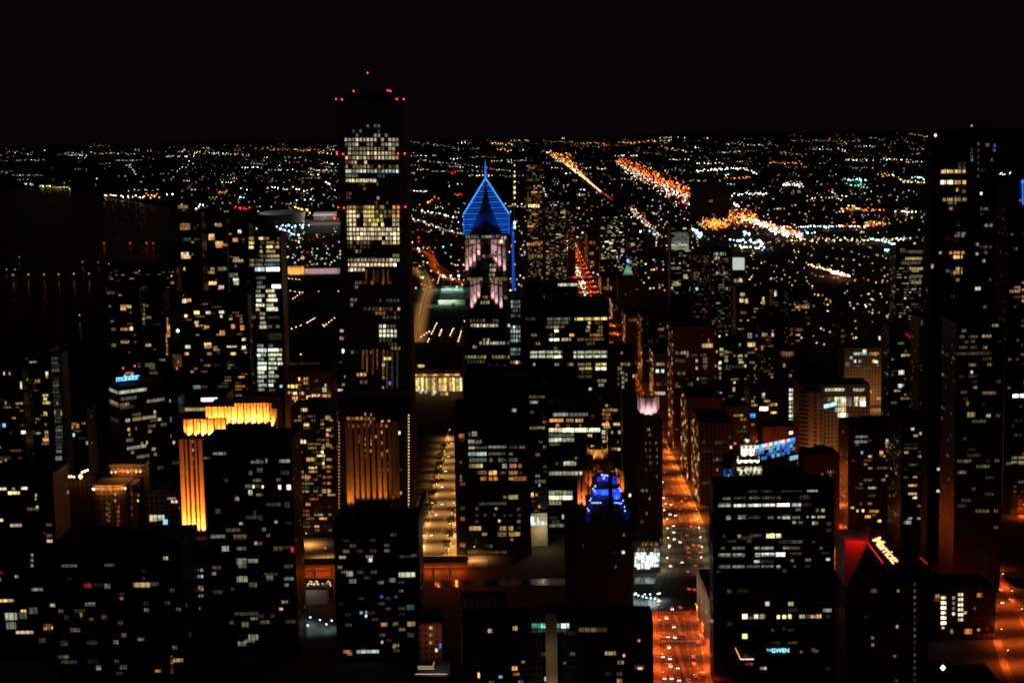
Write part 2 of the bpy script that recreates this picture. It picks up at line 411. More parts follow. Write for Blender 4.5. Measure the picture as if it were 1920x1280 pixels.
# ------------------------------------------------------------------ street lamps
def lamp_proto(name, label, group, colr, h=9.0, r=.42, power=0, light_col=None, strength=14, spill=0):
    mb = MB(); mb.cone(0, 0, 0, h, .16, .08, 6); mb.beam((0, 0, h - .1), (1.6, 0, h + .3), .06); mb.cone(0, 0, 0, .7, .32, .25, 6)
    t = thing(name, label, 'street lamp', (0, 0, 0), group)
    o = part('pole', mb, STEEL, t)
    hd = MB(); hd.octa((1.6, 0, h + .05), r, r * .75); part('lamp_head', hd, glow(colr, strength), o)
    if power: flood(t, (1.6, 0, h - 1.0), (1.6, .001, 0), light_col, power, 156, .5, 'bulb')
    if spill: bulb(t, (1.6, 0, h - .9), light_col, spill, .35, 'stray_light')
    return t
used = set()
def put_lamp(proto, loc, rz, label=None):
    if proto.name not in used:
        used.add(proto.name); proto.location = loc; proto.rotation_euler = (0, 0, rz); return proto
    return dup(proto, loc, label, rz)
SOD, AMB, PALE = (1, .13, .012), (1, .42, .10), (1, .72, .36)
gA = 'orange lamps on the near end of the avenue'
LA = lamp_proto('street_lamp', 'orange street lamp on the kerb of the near avenue, this side of the river', gA, (1, .4, .1), power=24000, light_col=(1, .1, .007), strength=5, spill=500)
for y in list(range(930, 1100, 34)):
    for s in (-1, 1): put_lamp(LA, (ave_x(y) + s * 13.6, y, .12), 0 if s < 0 else math.pi)
gB = 'pale lamps round the avenue bridge'
LB = lamp_proto('street_lamp', 'pale street lamp on the kerb beside the avenue bridge', gB, (1, .8, .5), power=2600, light_col=PALE)
for y in (1185, 1215, 1245, 1275, 1305):
    for s in (-1, 1): put_lamp(LB, (ave_x(y) + s * 13.6, y, .12), 0 if s < 0 else math.pi)
gC = 'orange lamps along the avenue beyond the river'
LC = lamp_proto('street_lamp', 'orange street lamp lining the avenue beyond the river between tall street walls', gC, (1, .42, .1), power=24000, light_col=(1, .19, .02), strength=5, spill=800)
for i, y in enumerate((1338, 1352, 1395, 1412, 1448, 1470, 1500, 1538, 1556, 1602, 1630, 1655)):
    for s in ((-1, 1), (1,), (-1, 1), (-1,))[i % 4]: put_lamp(LC, (ave_x(y) + s * 14.4, y, .12), 0 if s < 0 else math.pi)
gC2 = 'dimmer lamps half way down the avenue'
LC2 = lamp_proto('street_lamp', 'dim orange street lamp half way down the avenue beside the tallest street wall block', gC2, (1, .3, .05), power=5000, light_col=(1, .15, .015), strength=5, spill=1500)
for y in range(1690, 2120, 42):
    for s in (-1, 1): put_lamp(LC2, (122 + s * 14.4, y, .12), 0 if s < 0 else math.pi)
gD = 'orange lamps far down the avenue'
LD = lamp_proto('street_lamp', 'orange street lamp far down the avenue, past the floodlit towers', gD, (1, .4, .09), h=11, r=.6, power=26000, light_col=SOD, strength=12, spill=2200)
for y in range(2150, 5200, 110):
    for s in (-1, 1): put_lamp(LD, (122 + s * 15.2, y, .12), 0 if s < 0 else math.pi)
gE = 'amber lamps along the plaza street'
LE = lamp_proto('street_lamp', 'amber street lamp beside the plaza street under the dark black block', gE, (1, .7, .3), power=21000, light_col=(1, .45, .1), strength=5)
for y in range(1225, 1740, 38):
    for s in (-1, 1): put_lamp(LE, (-70 + s * 10.5, y, .12), 0 if s < 0 else math.pi)
for x, y in ((-78, 1222), (-58, 1236), (-40, 1225), (-84, 1262), (-50, 1290), (-250, 1222), (-190, 1235), (-150, 1228), (-170, 1275)): put_lamp(LE, (x, y, .12), 1.57)
gF = 'orange lamps in the street behind the dark banded slab'
LF = lamp_proto('street_lamp', 'orange street lamp in the narrow street past the dark banded slab', gF, (1, .4, .1), power=22000, light_col=SOD, strength=8, spill=4500)
for y in range(1190, 1640, 40):
    for s in (-1, 1): put_lamp(LF, (232 + s * 10.5, y, .12), 0 if s < 0 else math.pi)
gH = 'orange lamps in the corner street'
LH = lamp_proto('street_lamp', 'orange street lamp in the corner street under the dark riverside towers', gH, (1, .4, .1), power=15000, light_col=(1, .12, .008), strength=8, spill=1500)
for y in range(960, 1180, 42):
    for s in (-1, 1): put_lamp(LH, (corner_x(y) + s * 10, y, .12), 0 if s < 0 else math.pi)
for y in range(1335, 1485, 36):
    for s in (-1, 1): put_lamp(LH, (404 + s * 10.5, y, .12), 0 if s < 0 else math.pi, )
gP = 'pier lamps over the lake'
LP_ = lamp_proto('pier_lamp', 'orange lamp on the long pier in the dark lake', gP, (1, .3, .05), h=10, r=1.4, strength=3.5)
pier = MB(); a, b = G(-30, 526), G(192, 522); pier.box(a.x, b.x, a.y - 5, a.y + 5, .04, 1.4)
o = struct('pier', pier, walkm)
for x in (1, 28, 55, 83, 109, 136, 163): p = G(x, 524); put_lamp(LP_, (p.x, a.y, 1.4), math.pi / 2)
gK = 'amber lamps on the park paths'
LK = lamp_proto('park_lamp', 'amber lamp post on a path of the dark park', gK, (1, .6, .25), h=7, r=.75, strength=10)
pl = []
for (x0, y0, x1, y1, n) in ((788, 631, 803, 621, 4), (800, 640, 817, 606, 8), (822, 628, 826, 618, 4), (842, 628, 848, 616, 4), (857, 640, 869, 602, 9), (819, 530, 824, 515, 5), (835, 520, 868, 525, 5),
                            (543, 545, 560, 548, 3), (548, 560, 565, 548, 5), (596, 546, 633, 546, 2), (574, 605, 588, 596, 5), (545, 616, 562, 610, 3), (610, 608, 625, 596, 4), (540, 522, 560, 524, 4), (604, 609, 606, 611, 2), (554, 672, 562, 664, 2)):
    for i in range(n):
        f = i / max(1, n - 1); pl.append((x0 + (x1 - x0) * f, y0 + (y1 - y0) * f))
for x, y in pl: p = G(x, y, 7); put_lamp(LK, (p.x, p.y, 0), 0)
def along(pts, step):
    out, rest = [], 0.0
    for p, q in zip(pts, pts[1:]):
        d = (q - p).length; t = rest
        while t < d: out.append(p + (q - p) * (t / d)); t += step
        rest = t - d
    return out
gL = 'lamp masts over the wide park drive'
LG = lamp_proto('drive_lamp', 'tall amber lamp mast over the wide park drive', gL, (1, .6, .2), h=17, r=.3, power=0, strength=4)
flood(LG, (0, 0, 16), (0, .001, 0), (1, .46, .1), 22000, 96, .7, 'bulb')
for p in along(dr, 30): put_lamp(LG, (p.x, p.y, .05), 0)
gM = 'lamp masts over the curving road'
LM = lamp_proto('road_lamp', 'orange lamp mast over the curving road beyond the park', gM, (1, .25, .04), h=15, r=.4, power=0, strength=5)
flood(LM, (0, 0, 14), (0, .001, 0), (1, .1, .006), 80000, 92, .7, 'bulb')
for p in along(d2, 34): put_lamp(LM, (p.x, p.y, .05), 0)

# ------------------------------------------------------------------ cars
def car_proto(paint_m, label, group):
    t = thing('car', label, 'car', (0, 0, 0), group)
    b = MB()
    prof = [(-2.25, .35), (-2.3, .75), (-1.2, .95), (-.55, 1.42), (.95, 1.42), (1.7, 1.0), (2.25, .9), (2.25, .35)]
    for i in range(len(prof)):
        (ya, za), (yb, zb) = prof[i], prof[(i + 1) % len(prof)]; b.poly([(-.9, ya, za), (.9, ya, za), (.9, yb, zb), (-.9, yb, zb)])
    b.poly([(-.9, y, z) for y, z in prof]); b.poly([(.9, y, z) for y, z in reversed(prof)])
    part('car_body', b, paint_m, t)
    wd = MB()
    for s in (-1, 1): wd.poly([(s * .905, -1.0, .98), (s * .905, -.5, 1.36), (s * .905, .9, 1.36), (s * .905, 1.5, 1.0)])
    part('side_glass', wd, plain('car_glass', (.01, .01, .012), rough=.1), t)
    for s in (-1, 1):
        for yy in (-1.4, 1.4):
            q = MB(); n = 10; q.prism([(math.cos(i * .628) * .34, math.sin(i * .628) * .34) for i in range(n)], s * .9 - .1, s * .9 + .1)
            q.v = [(z, yy + x, .34 + y) for x, y, z in q.v]; part('wheel', q, plain('tyre', (.02, .02, .02)), t)
        h = MB(); h.octa((s * .62, -2.32, .68), .3); part('headlight', h, glow((1, .95, .8), 9), t)
        h = MB(); h.octa((s * .62, 2.28, .95), .3); part('taillight', h, glow((1, .05, .02), 5), t)
    return t
def car_body_mat(c): return plain(f'car_paint_{c[0]}', c, tuple(x * 1.05 for x in c), .3, 3)
protos = [car_proto(car_body_mat(c), f'{nm} car with its lamps lit driving towards us along the near avenue', 'cars driving towards us along the near avenue')
          for c, nm in (((.5, .5, .48), 'pale'), ((.03, .03, .035), 'dark'), ((.55, .36, .03), 'yellow'))]
first = {}
rc = random.Random(5)
def put_car(x, y, rz, where, z=.13):
    i = rc.choice((0, 0, 1, 1, 1, 2)); nm = ('pale', 'dark', 'yellow')[i]
    lab = f'{nm} car with its lamps lit {where}'
    if i not in first: o = protos[i]; o.location = (x, y, z); o.rotation_euler = (0, 0, rz); first[i] = 1; o['label'] = lab
    else: o = dup(protos[i], (x, y, z), lab, rz)
    o['group'] = f'{nm} cars {where}'
for dx, rz, way in ((-11, 0, 'driving towards us'), (-7, 0, 'driving towards us'), (-2.8, 0, 'driving towards us'), (2.8, math.pi, 'driving away'), (7, math.pi, 'driving away'), (11, math.pi, 'driving away')):
    y = 930 + rc.uniform(0, 25)
    while y < 1900:
        if not 1140 < y < 1175 or rc.random() < .5:
            where = way + (' on the near avenue' if y < 1110 else ' on the avenue bridge' if y < 1330 else ' on the avenue beyond the river')
            put_car(ave_x(y) + dx, y, rz, where)
        y += rc.choice((14, 22, 40, 60, 90, 120)) * (1 if y < 1500 else 1.3)
for xx, y0, y1, nm in ((-70, 1230, 1700, 'on the plaza street'), (232, 1190, 1560, 'behind the dark banded slab'), (311, 1080, 1180, 'in the corner street'), (404, 1335, 1480, 'at the far corner crossing')):
    for s, rz in ((-1, 0), (1, math.pi)):
        y = y0 + rc.uniform(0, 20)
        while y < y1: put_car(xx + s * rc.choice((2.2, 5.6)), y, rz, ('driving towards us ' if s < 0 else 'driving away ') + nm); y += rc.choice((25, 40, 70, 90))

# ------------------------------------------------------------------ the tall pale tower with the grid of lit windows
D = 1500
r, X0, X1, zt = bld('tallest tower, square shaft with a fine grid of lit windows and red roof lamps', 634, 757, 185, D, 54, 'granite', 'rib', name='skyscraper', roof=0, bay=3.29, ribw=.14, rows='''
g 236 645 748 15 N1 .25;g 246 645 748 15 N1 .1;g 254 645 748 15 N2 .15;g 262 645 748 15 W3 .95;g 271 645 748 15 N2 .8;g 279 652 748 14 W2 .95;g 287.5 652 748 14 W3 .95;g 296 646 748 15 W3 .98;g 304.5 646 670 4 W2;g 304.5 682 690 1 W3
g 312.5 646 748 15 A2 .9;g 321 646 748 15 C3 1;g 329.5 646 672 4 W2;g 330 707 722 2 K1;g 338.5 646 706 9 W4;g 345 665 712 7 Y1 .3;g 354 646 748 15 A1 .12;g 363 646 660 2 A1;g 371 646 658 2 A2;g 371 706 713 1 A2;g 380 646 750 15 A1 .15
g 388.5 647 668 3 A3;g 388.5 668 682 2 A1;g 388.5 681 702 3 Y4;g 388.5 702 717 2 Y1;g 388.5 714 721 1 Y3;g 388.5 735 750 2 A4;g 397 647 668 3 W4;g 397 668 682 2 W1;g 397 681 702 3 Y4;g 397 702 735 4 Y2;g 397 735 750 2 A3
g 405 647 675 4 W4;g 405 681 702 3 Y4;g 405 702 735 4 Y2;g 405 735 750 2 A4;g 413 647 668 3 W4;g 413 681 720 5 Y3;g 413 735 750 2 W3;g 421 647 668 3 W4;g 421 681 709 4 Y4;g 421 714 721 1 Y4;g 421 735 750 2 W3
g 430 647 750 15 W4 .95;g 438.5 647 750 15 W4 .98;g 447 648 750 15 W4 .92;g 455 648 695 7 W2 .6;g 455 716 750 5 Y3;g 463 648 695 7 A1 .5;g 471 665 745 11 N2 .25;g 479 662 750 12 N2 .3;g 487.5 649 750 15 W3 1;g 496.5 649 744 13 W4 1;g 505.5 649 684 5 W4
v 687 507 530 7 O2 3;v 701 507 532 8 O2 3;v 708 507 528 6 O1 3;v 719 507 532 7 O2 3;v 728 507 530 6 O2 3;g 530 665 735 10 O2 .5;g 538 664 672 1 W2;g 562 656 670 2 Y2;g 563 690 750 9 H1 .5;g 571 656 663 1 Y2;g 579 680 705 3 H1;g 579 703 737 5 A1;g 579 744 751 1 A4;g 587 703 751 7 O2 .6;g 595 716 751 5 H1
g 611.5 710 725 2 N4;g 611.5 725 742 3 N1;g 620.5 710 745 5 N4;g 629 710 745 5 N4;g 637.5 710 735 4 N1;g 645 728 745 3 A1;g 652.5 732 752 3 Y2;g 660 650 700 7 A1 .3
v 680 657 690 9 O2 3;v 688 657 696 10 O2 3;v 699 656 700 11 O2 3;v 707 656 690 8 O2 3;v 719 657 700 11 O3 3;v 726 660 735 16 O2 3;v 735 662 735 12 H1 3;v 745 655 730 14 H1 3;g 702 668 688 3 A4;g 716 674 690 2 A2;g 672 718 734 3 Y4;g 684 716 722 1 K4;g 708 716 722 1 A3;g 718 728 734 1 B4;g 727 716 722 1 O3''')  # orange stacks under the upper rows: light reflected on ribs, drawn as glowing panes
m = MB()                                             # recessed corner notches read as dark edge pillars
for x in (X0 - 1.2, X1 - 4.8): m.box(x, x + 6, D - 1.4, D + 4, 0, zt + .5)
part('corner_pillar', m, WALL['granite'], r)
m = MB(); m.box(X0 + 8, X1 - 8, D + 12, D + 44, zt + .01, zt + 6); part('roof_plant_room', m, WALL['roof'], r)
pk = P(689, 138, D + 25); m = MB(); m.beam((pk.x, D + 25, zt + 6), (pk.x, D + 25, pk.z), .35); part('antenna', m, STEEL, r)
for x, y, dd in ((689, 137, 25), (663, 171, 25), (727, 170, 25), (732, 171, 26), (630, 186, -1.6), (641, 187, -1.6), (744, 186, -1.6), (757, 186, -1.6), (632, 289, -1.8), (643, 289, -1.8), (746, 288, -1.8), (759, 288, -1.8), (634, 389, -1.8), (645, 390, -1.8), (748, 389, -1.8), (760, 388, -1.8)):
    p = P(x, y, D + dd); m = MB(); m.octa(p, .75); m.k = 1
    if dd > 0 and y > 140: m.beam((p.x, p.y, zt + 5), p, .15)
    elif dd < 0: m.beam(p, (p.x, D + .5, p.z), .12)
    part('warning_lamp', m, glow('R', 5.0), r)

# ------------------------------------------------------------------ the blue-pyramid tower
D = 1440; Dp = 22.0                                    # depth from the front face to the apex
a, b = P(868, 440, D), P(957, 440, D); ap = P(910.5, 334, D + Dp)
r = thing('spired_tower', 'slender tower with a blue-lit pyramid top, thin spire and pink floodlit piers', 'skyscraper', ((a.x + b.x) / 2, D + Dp, 0))
X0, X1 = a.x + .8, b.x - 1; ZB = a.z
cx = ap.x
m = MB()
m.box(X0 + 2, X1 - 2, D + 4, D + 40, 0, P(910, 590, D).z); m.box(X0 + 3.5, X1 - 3.5, D + 5, D + 39, P(910, 590, D).z + .003, P(910, 520, D).z); m.box(X0 + 1.2, X1 - 1.2, D + 6.4, D + 38, P(910, 520, D).z + .003, ZB)
part('shaft', m, WALL['dark'], r)
m = MB()                                                # gable-ended crown under the pyramid
zs = P(868, 402, D).z; apt = (cx, D + Dp, ap.z); base = [(X0, D), (X1, D), (X1, D + 2 * Dp), (X0, D + 2 * Dp)]
m.box(X0, X1, D, D + 2 * Dp, ZB + .005, zs)
for i in range(4): m.poly([(*base[i], zs + .004), (*base[(i + 1) % 4], zs + .004), apt])
part('pyramid_roof', m, plain('blue_grey_glass', (.12, .14, .2), rough=.5), r)
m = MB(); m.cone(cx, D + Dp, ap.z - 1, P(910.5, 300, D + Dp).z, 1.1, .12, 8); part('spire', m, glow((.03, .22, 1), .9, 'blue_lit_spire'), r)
blue1, blue2 = glow((.012, .2, 1), .85, 'blue_light_strip'), glow((.05, .33, 1), 1.5, 'blue_light_strip')
for xs, sg in ((X0, 1), (X1, -1)):                      # lit edges and rungs
    m = MB(); m.beam((xs, D - .3, zs), (cx, D + Dp - .3, ap.z), .65); part('lit_edge', m, blue2, r)
    m = MB(); m.beam((xs, D - .3, ZB), (xs, D - .3, zs), .5); part('lit_edge', m, blue1, r)
for k in range(19):
    y = 343 + k * 5.2; t = max(0, min(1, (402 - y) / 68)); z = P(910, y, D + Dp * t).z
    t = max(0, min(1, (z - zs) / (ap.z - zs))); hw = (X1 - X0) / 2 * (1 - t); inn = max(1.2, (y - 336) / 100 * 9 - .8) if y > 352 else 1.0
    if y > 385: inn = max(inn, (y - 385) / 50 * 9.5 + 3.6)
    for sg in (-1, 1):
        xa, xb = cx + sg * inn, cx + sg * (hw - .4)
        if abs(xb - cx) - inn < .6: continue
        yy = D + Dp * t - .35; m = MB(); m.box(min(xa, xb), max(xa, xb), yy - .3, yy + .2, z - .42, z + .42)
        part('light_rung', m, blue1 if k % 2 else glow((.008, .13, .8), .6, 'blue_light_strip'), r)
for xs in (X0, X1):
    for k in range(9):
        f = (k + .3) / 9; m = MB(); m.octa((xs + (cx - xs) * f, D + Dp * f - .9, zs + (ap.z - zs) * f), .55); part('edge_lamp', m, glow((.08, .42, 1), 1.8, 'blue_lamp'), r)
for sx in (-1, 1): flood(r, (cx + sx * 13, D - 14, ZB + 2), (cx + sx * 8, D + 8, zs + 8), (.01, .12, 1), 8000, 70, 1)
gl = MB(); gl.poly([(cx - 8, D - .5, ZB - 1), (cx + 8, D - .5, ZB - 1), (cx + 2, D + Dp * .42, zs + (ap.z - zs) * .44), (cx, D + Dp * .9, zs + (ap.z - zs) * .9), (cx - 2, D + Dp * .42, zs + (ap.z - zs) * .44)])
part('gable', gl, WALL['black'], r)
stone = plain('pink_granite', (.42, .34, .34), rough=.85)
for lst, ytop, yd in ((((876, 516), (883, 508), (890, 500), (898, 488), (924, 490), (930, 500), (937, 508), (946, 517)), 449, 6.4), (((885, 586), (891, 577), (898, 567), (924, 569), (931, 578), (940, 586)), 523, 5)):
    for x, yb in lst:
        p0, p1 = P(x, yb, D + yd), P(x, ytop, D + yd); m = MB(); m.box(p0.x - 1.15, p0.x + 1.15, D + yd - 1.8, D + yd - .003, p0.z, p1.z)
        for q in range(3):
            zz = p0.z + (p1.z - p0.z) * (q + .6) / 3.4; m.box(p0.x - 1.35, p0.x + 1.35, D + yd - 2.0, D + yd - .004, zz, zz + .6)
        part('pier', m, stone, r)
        flood(r, (p0.x, D + yd - 5.2, p0.z - 2.5), (p0.x, D + yd - 1.0, p0.z + 16), (1, .62, .6), 34000, 30, .9)
lit_rows(r, D + 4, '''
g 444 872 898 5 W2;g 436 903 938 10 N2;g 443 903 938 9 N2;g 446 934 955 4 W3 .7;g 453 882 890 1 W4;g 453 936 944 1 W4;g 480 870 950 14 A1 .6;g 481 905 918 3 Y1;g 497 918 930 3 W2;g 506 918 930 3 W3;g 515 916 928 3 W2
g 523 875 952 18 Y2 .85;g 557 872 880 2 Y1;g 557 905 918 3 W2;g 567 901 918 4 W3;g 558 946 952 2 N1;g 601 880 935 9 W1 .8;g 610 882 934 9 W3;g 610 950 957 1 C3;g 637 905 918 3 Y2;g 643 898 955 9 N3;g 643 922 932 1 K3;g 650 886 894 2 W3
g 669 870 912 7 Y3;g 669 922 956 6 Y3;g 678 876 910 6 N1;g 685 880 950 10 N1 .4''')
m = MB()
for x in (870, 951): p0, p1 = P(x, 700, D + 4), P(x, 592, D + 4); m = MB(); m.box(p0.x - 1, p0.x + 1, D + 2.5, D + 3.997, p0.z, p1.z); part('corner_pier', m, stone, r)

# slab in front with its tall mast
D = 1400
r, X0, X1, zt = bld('wide dark slab with yellow-green office rows in front of the blue pyramid tower', 977, 1140, 567, D, 40, 'dark', 'rib', name='office_slab', bay=6.2, rows='''
598 985 1004 A1;598 1026 1069 N1;598 1038 1048 A2;598 1078 1138 Y3;605 1027 1068 N1;605 1103 1108 Y3;605 1115 1130 Y1;613 1024 1058 Y2;613 1038 1047 N4;613 1100 1106 Y3;613 1122 1130 Y2;620 1040 1047 N4;620 1098 1106 Y2;620 1120 1130 Y1
628 995 1006 A1;628 1030 1040 Y1;628 1068 1076 O3;628 1106 1130 A2;636.5 1030 1048 W4;636.5 1052 1070 W3;636.5 1080 1132 A1;644 1005 1012 A2;644 1100 1115 Y1;652 1038 1046 Y1
660.5 993 1054 N3;660.5 1076 1138 N3;668.5 993 1034 N3;668.5 1036 1054 N4;668.5 1076 1138 N4;683 1000 1004 W3;683 1040 1048 A2;683 1065 1075 Y3;683 1082 1108 Y2;683 1117 1137 Y3;691 1086 1110 Y3;691 1117 1137 W4;698 1090 1110 Y1;706 1080 1110 Y1;713.5 1120 1137 Y3;721.5 1122 1132 N3;729 1104 1110 W3''')
p = P(963, 545, D + 20); q = P(964, 420, D + 20); q2 = P(964, 310, D + 20)
m = MB(); m.box(p.x - 3, X0 - .01, D + 10, D + 34, 0, P(963, 556, D + 20).z); part('stair_tower', m, WALL['dark'], r)
lit_rows(r, D + 10, 'g 566 957 976 4 C2;g 574 957 976 4 C2;g 582 957 976 4 H1;g 592 957 976 4 C1;g 613 957 976 4 C2;g 621 957 976 4 C3;g 630 957 976 4 C2;g 638 957 976 4 C2;g 655 957 976 4 C2;g 663 957 976 4 C1;g 679 957 976 4 Y2 ')
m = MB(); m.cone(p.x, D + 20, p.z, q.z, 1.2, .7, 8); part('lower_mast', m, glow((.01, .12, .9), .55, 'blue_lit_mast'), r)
m = MB(); m.cone(q.x, D + 20, q.z + .01, q2.z, .7, .2, 8); part('upper_mast', m, plain('white_mast', (.6, .55, .5)), r)
for y, c, rr in ((322, 'A', .5), (330, 'Y', .6), (341, 'A', .6), (352, 'Y', .8), (361, 'A', .9), (371, 'Y', .5), (418, 'C', 1.1), (426, 'C', 1.0), (310, 'Y', .4)):
    pp = P(965, y, D + 19); m = MB(); m.octa(pp, rr, rr * 1.6); m.k = 1; m.beam(pp, (q.x, D + 20, pp.z), .1); part('mast_lamp', m, glow(c, 3.0), r)
m = MB(); m.box(*sorted((P(985, 530, D + 22).x, P(1083, 530, D + 22).x)), D + 22, D + 36, zt + .01, P(1030, 531, D + 22).z); part('upper_block', m, WALL['dark'], r)
lit_rows(r, D + 22, '534 1046 1083 N3 5;g 553 1058 1080 5 W2;g 556 985 1082 20 N1 .15')

# ------------------------------------------------------------------ orange floodlit stepped tower
D = 1130
ORG = (1, .17, .012)
c1, c2 = P(342, 788, D), P(420, 788, D); s0, s1 = P(337, 830, D), P(381, 830, D)
r = thing('floodlit_tower', 'stepped stone tower blazing with orange floodlight, its shaft glowing white-hot at the ledge', 'office tower', (c1.x, D + 20, 0))
zl = P(360, 1004, D).z; zt1 = P(380, 821, D).z; zc1 = P(380, 788, D).z; t2a, t2b = P(386, 800, D + 16), P(518, 800, D + 16); zc2 = P(440, 763, D + 16).z; zc3 = P(480, 757, D + 16).z
zt2 = P(440, 799, D + 16).z
m = MB(); m.box(s0.x, t2b.x, D, D + 60, zl, zt1); part('shaft', m, WALL['dark'], r)
m = MB(); m.box(s0.x - 6, t2b.x + 4, D - 14, D + 62, 0, zl - .01); part('podium', m, WALL['stone'], r)
m = MB(); m.box(c1.x, c2.x, D + 2.5, D + 10, zt1 + .01, zc1); part('lower_crown', m, WALL['pier'], r)
m = MB(); m.box(t2a.x, t2b.x - 3, D + 17, D + 55, zt1 + .02, zc2); m.box(P(443, 760, D + 16).x, P(513, 760, D + 16).x, D + 17.5, D + 50, zc2 + .01, zc3); part('upper_crown', m, WALL['pier'], r)
m = MB(); m.box(t2b.x - 2.6, t2b.x + 1.2, D + 14, D + 40, zt1 - 12, P(516, 765, D + 16).z); part('corner_buttress', m, WALL['pier'], r)
xs = s0.x + .2
for i, wd in enumerate((2.6, 1.2, 1.6, 1.2, 2.6)):
    x = s0.x + (s1.x - s0.x) * (i + .35) / 4.9; m = MB(); m.box(x - wd / 2, x + wd / 2, D - 1.5, D - .003, zl, zt1 - .5); part('pier', m, WALL['pier'], r)
    flood(r, (x, D - 9.5, zl + .8), (x, D - 1, zl + 34), ORG, 52000 if i in (0, 4, 2) else 20000, 40, .9)
    flood(r, (x, D - 4.6, zl + .5), (x, D - 1, zl + 16), (1, .27, .04), 130000, 60, .9)
n = 12
for i in range(n):
    x = c1.x + (c2.x - c1.x) * (i + .5) / n; m = MB(); m.box(x - .62, x + .62, D + 1.1, D + 2.497, zt1 + .02, zc1 + .8); part('crown_pier', m, WALL['pier'], r)
    if i % 2 == 1: flood(r, (x + .9, D - .6, zt1 + .5), (x, D + 2.2, zt1 + 9), (1, .28, .04), 30000 + 30000 * (i % 3), 75, .8)
n = 21; u0, u1 = t2a.x, P(512, 790, D + 16).x
for i in range(n):
    x = u0 + (u1 - u0) * (i + .5) / n; tall = i > 8; m = MB(); m.box(x - .6, x + .6, D + 15.6, D + 16.997, zt2 - 5, (zc3 if tall else zc2) + .6); part('crown_pier', m, WALL['pier'], r)
    if i % 2 == 0: flood(r, (x + .9, D + 13.6, zt2 + .4), (x, D + 16.6, zt2 + 10), (1, .28, .04), 36000 + 40000 * ((i * 7) % 3), 75, .8)
    if i % 3 == 0: flood(r, (x, D + 12.2, zt2 - 8), (x, D + 16.6, zt2 - 2), ORG, 4000, 90, .8)
flood(r, (t2b.x + .5, D + 8, zt1 - 14), (t2b.x, D + 14, zt1 + 6), (1, .2, .02), 9000, 60, .8)
lit_rows(r, D, 'v 361 827 876 4 Y2 5;v 347 838 930 16 O1 3;388 334 352 A2 6;g 827 378 420 4 A4 .6')
m = MB(); m.box(s0.x - 8, s0.x - 1, D - 15, D - 14.01, P(342, 1040, D).z, P(342, 1012, D).z); 
lit_rows(r, D - 14.2, '1021 341 346 R4 9;1021 344 347 C4 9;g 1033 350 382 5 C3 .9;g 1068 351 382 4 Y2;g 1080 351 382 5 C2;g 1100 351 382 6 A2 .7;g 1104 351 382 6 N2 .5;g 1116 351 382 5 N3 .9;g 1140 351 382 5 N2 .7')

# ------------------------------------------------------------------ hotel with the lit cornice
D = 1190
def round_front(cx, y0, rad, n=14): return [(cx + rad * math.cos(math.pi + math.pi * i / n), y0 + rad * .55 * math.sin(math.pi + math.pi * i / n)) for i in range(n + 1)]
a, b = P(176, 916, D), P(238, 916, D); c = P(264, 880, D + 22)
r = thing('cornice_hotel', 'brown brick hotel with a bowed front and a glowing amber cornice', 'hotel', ((a.x + b.x) / 2, D, 0))
mid, rad = (a.x + b.x) / 2, (b.x - a.x) / 2; zA, zB = P(205, 908, D).z, P(235, 872, D + 22).z
m = MB(); m.prism([*round_front(mid, D, rad), (b.x, D + 24), (a.x, D + 24)], 0, zA); part('bowed_front', m, WALL['brick'], r)
m = MB(); m.box(b.x + .004, c.x, D + 4, D + 24, 0, zA - 1); part('side_wing', m, WALL['brick'], r)
m = MB(); m.box(P(206, 880, D + 24).x, c.x + 1, D + 24.1, D + 44, 0, zB); part('rear_block', m, WALL['brick'], r)
for pts, zz, nm in ((round_front(mid, D - .3, rad + .5), zA, 'cornice'),):
    for i in range(len(pts) - 1):
        (xa, ya), (xb, yb) = pts[i], pts[i + 1]; m = MB(); m.beam((xa, ya, zz + .6), (xb, yb, zz + .6), .7); part(nm, m, WALL['pale'], r)
        if 1 <= i < 13 and i % 2: bulb(r, ((xa + xb) / 2, (ya + yb) / 2 - 1.5, zz - 1.8), (1, .45, .1), 950, .2); 
        if i in (1, 2, 12): m = MB(); m.octa(((xa + xb) / 2, (ya + yb) / 2 - 1.2, zz - 2.2), .6, .9); part('cornice_lamp', m, glow('W', 5), r)
m = MB(); x0, x1 = P(206, 880, D + 24).x, c.x + 1; m.box(x0 - .5, x1 + .5, D + 23.2, D + 24.0, zB - .6, zB + .6); part('cornice', m, WALL['pale'], r)
for i in range(8):
    x = x0 + (x1 - x0) * (i + .5) / 8; bulb(r, (x, D + 22.4, zB - 4.5), (1, .42, .09), 620, .2)
    if i in (0, 1, 4, 6, 7): m = MB(); m.octa((x, D + 22.6, zB - 5), .5, .8); part('cornice_lamp', m, glow('W', 4), r)
flood(r, (mid, D - 40, zA + 4), (mid + 6, D, zA - 30), (1, .38, .1), 5200, 60, 1)  # spot added out in mid-air to warm the brick front
lit_rows(r, D + 3.9, 'v 247 925 965 4 A1 3;928 258 261 Y3;938 257 260 W3')
lit_rows(r, D - rad * .55, 'v 216 926 938 2 Y3 4;v 205 945 975 5 Y1 4;v 222 950 985 5 O2 4;v 200 930 975 5 A1 3')
r, X0, X1, zt = bld('low brick annex with a curved string of roof lamps, beside the cornice hotel', 121, 188, 888, 1235, 26, 'brick', name='hotel_annex')
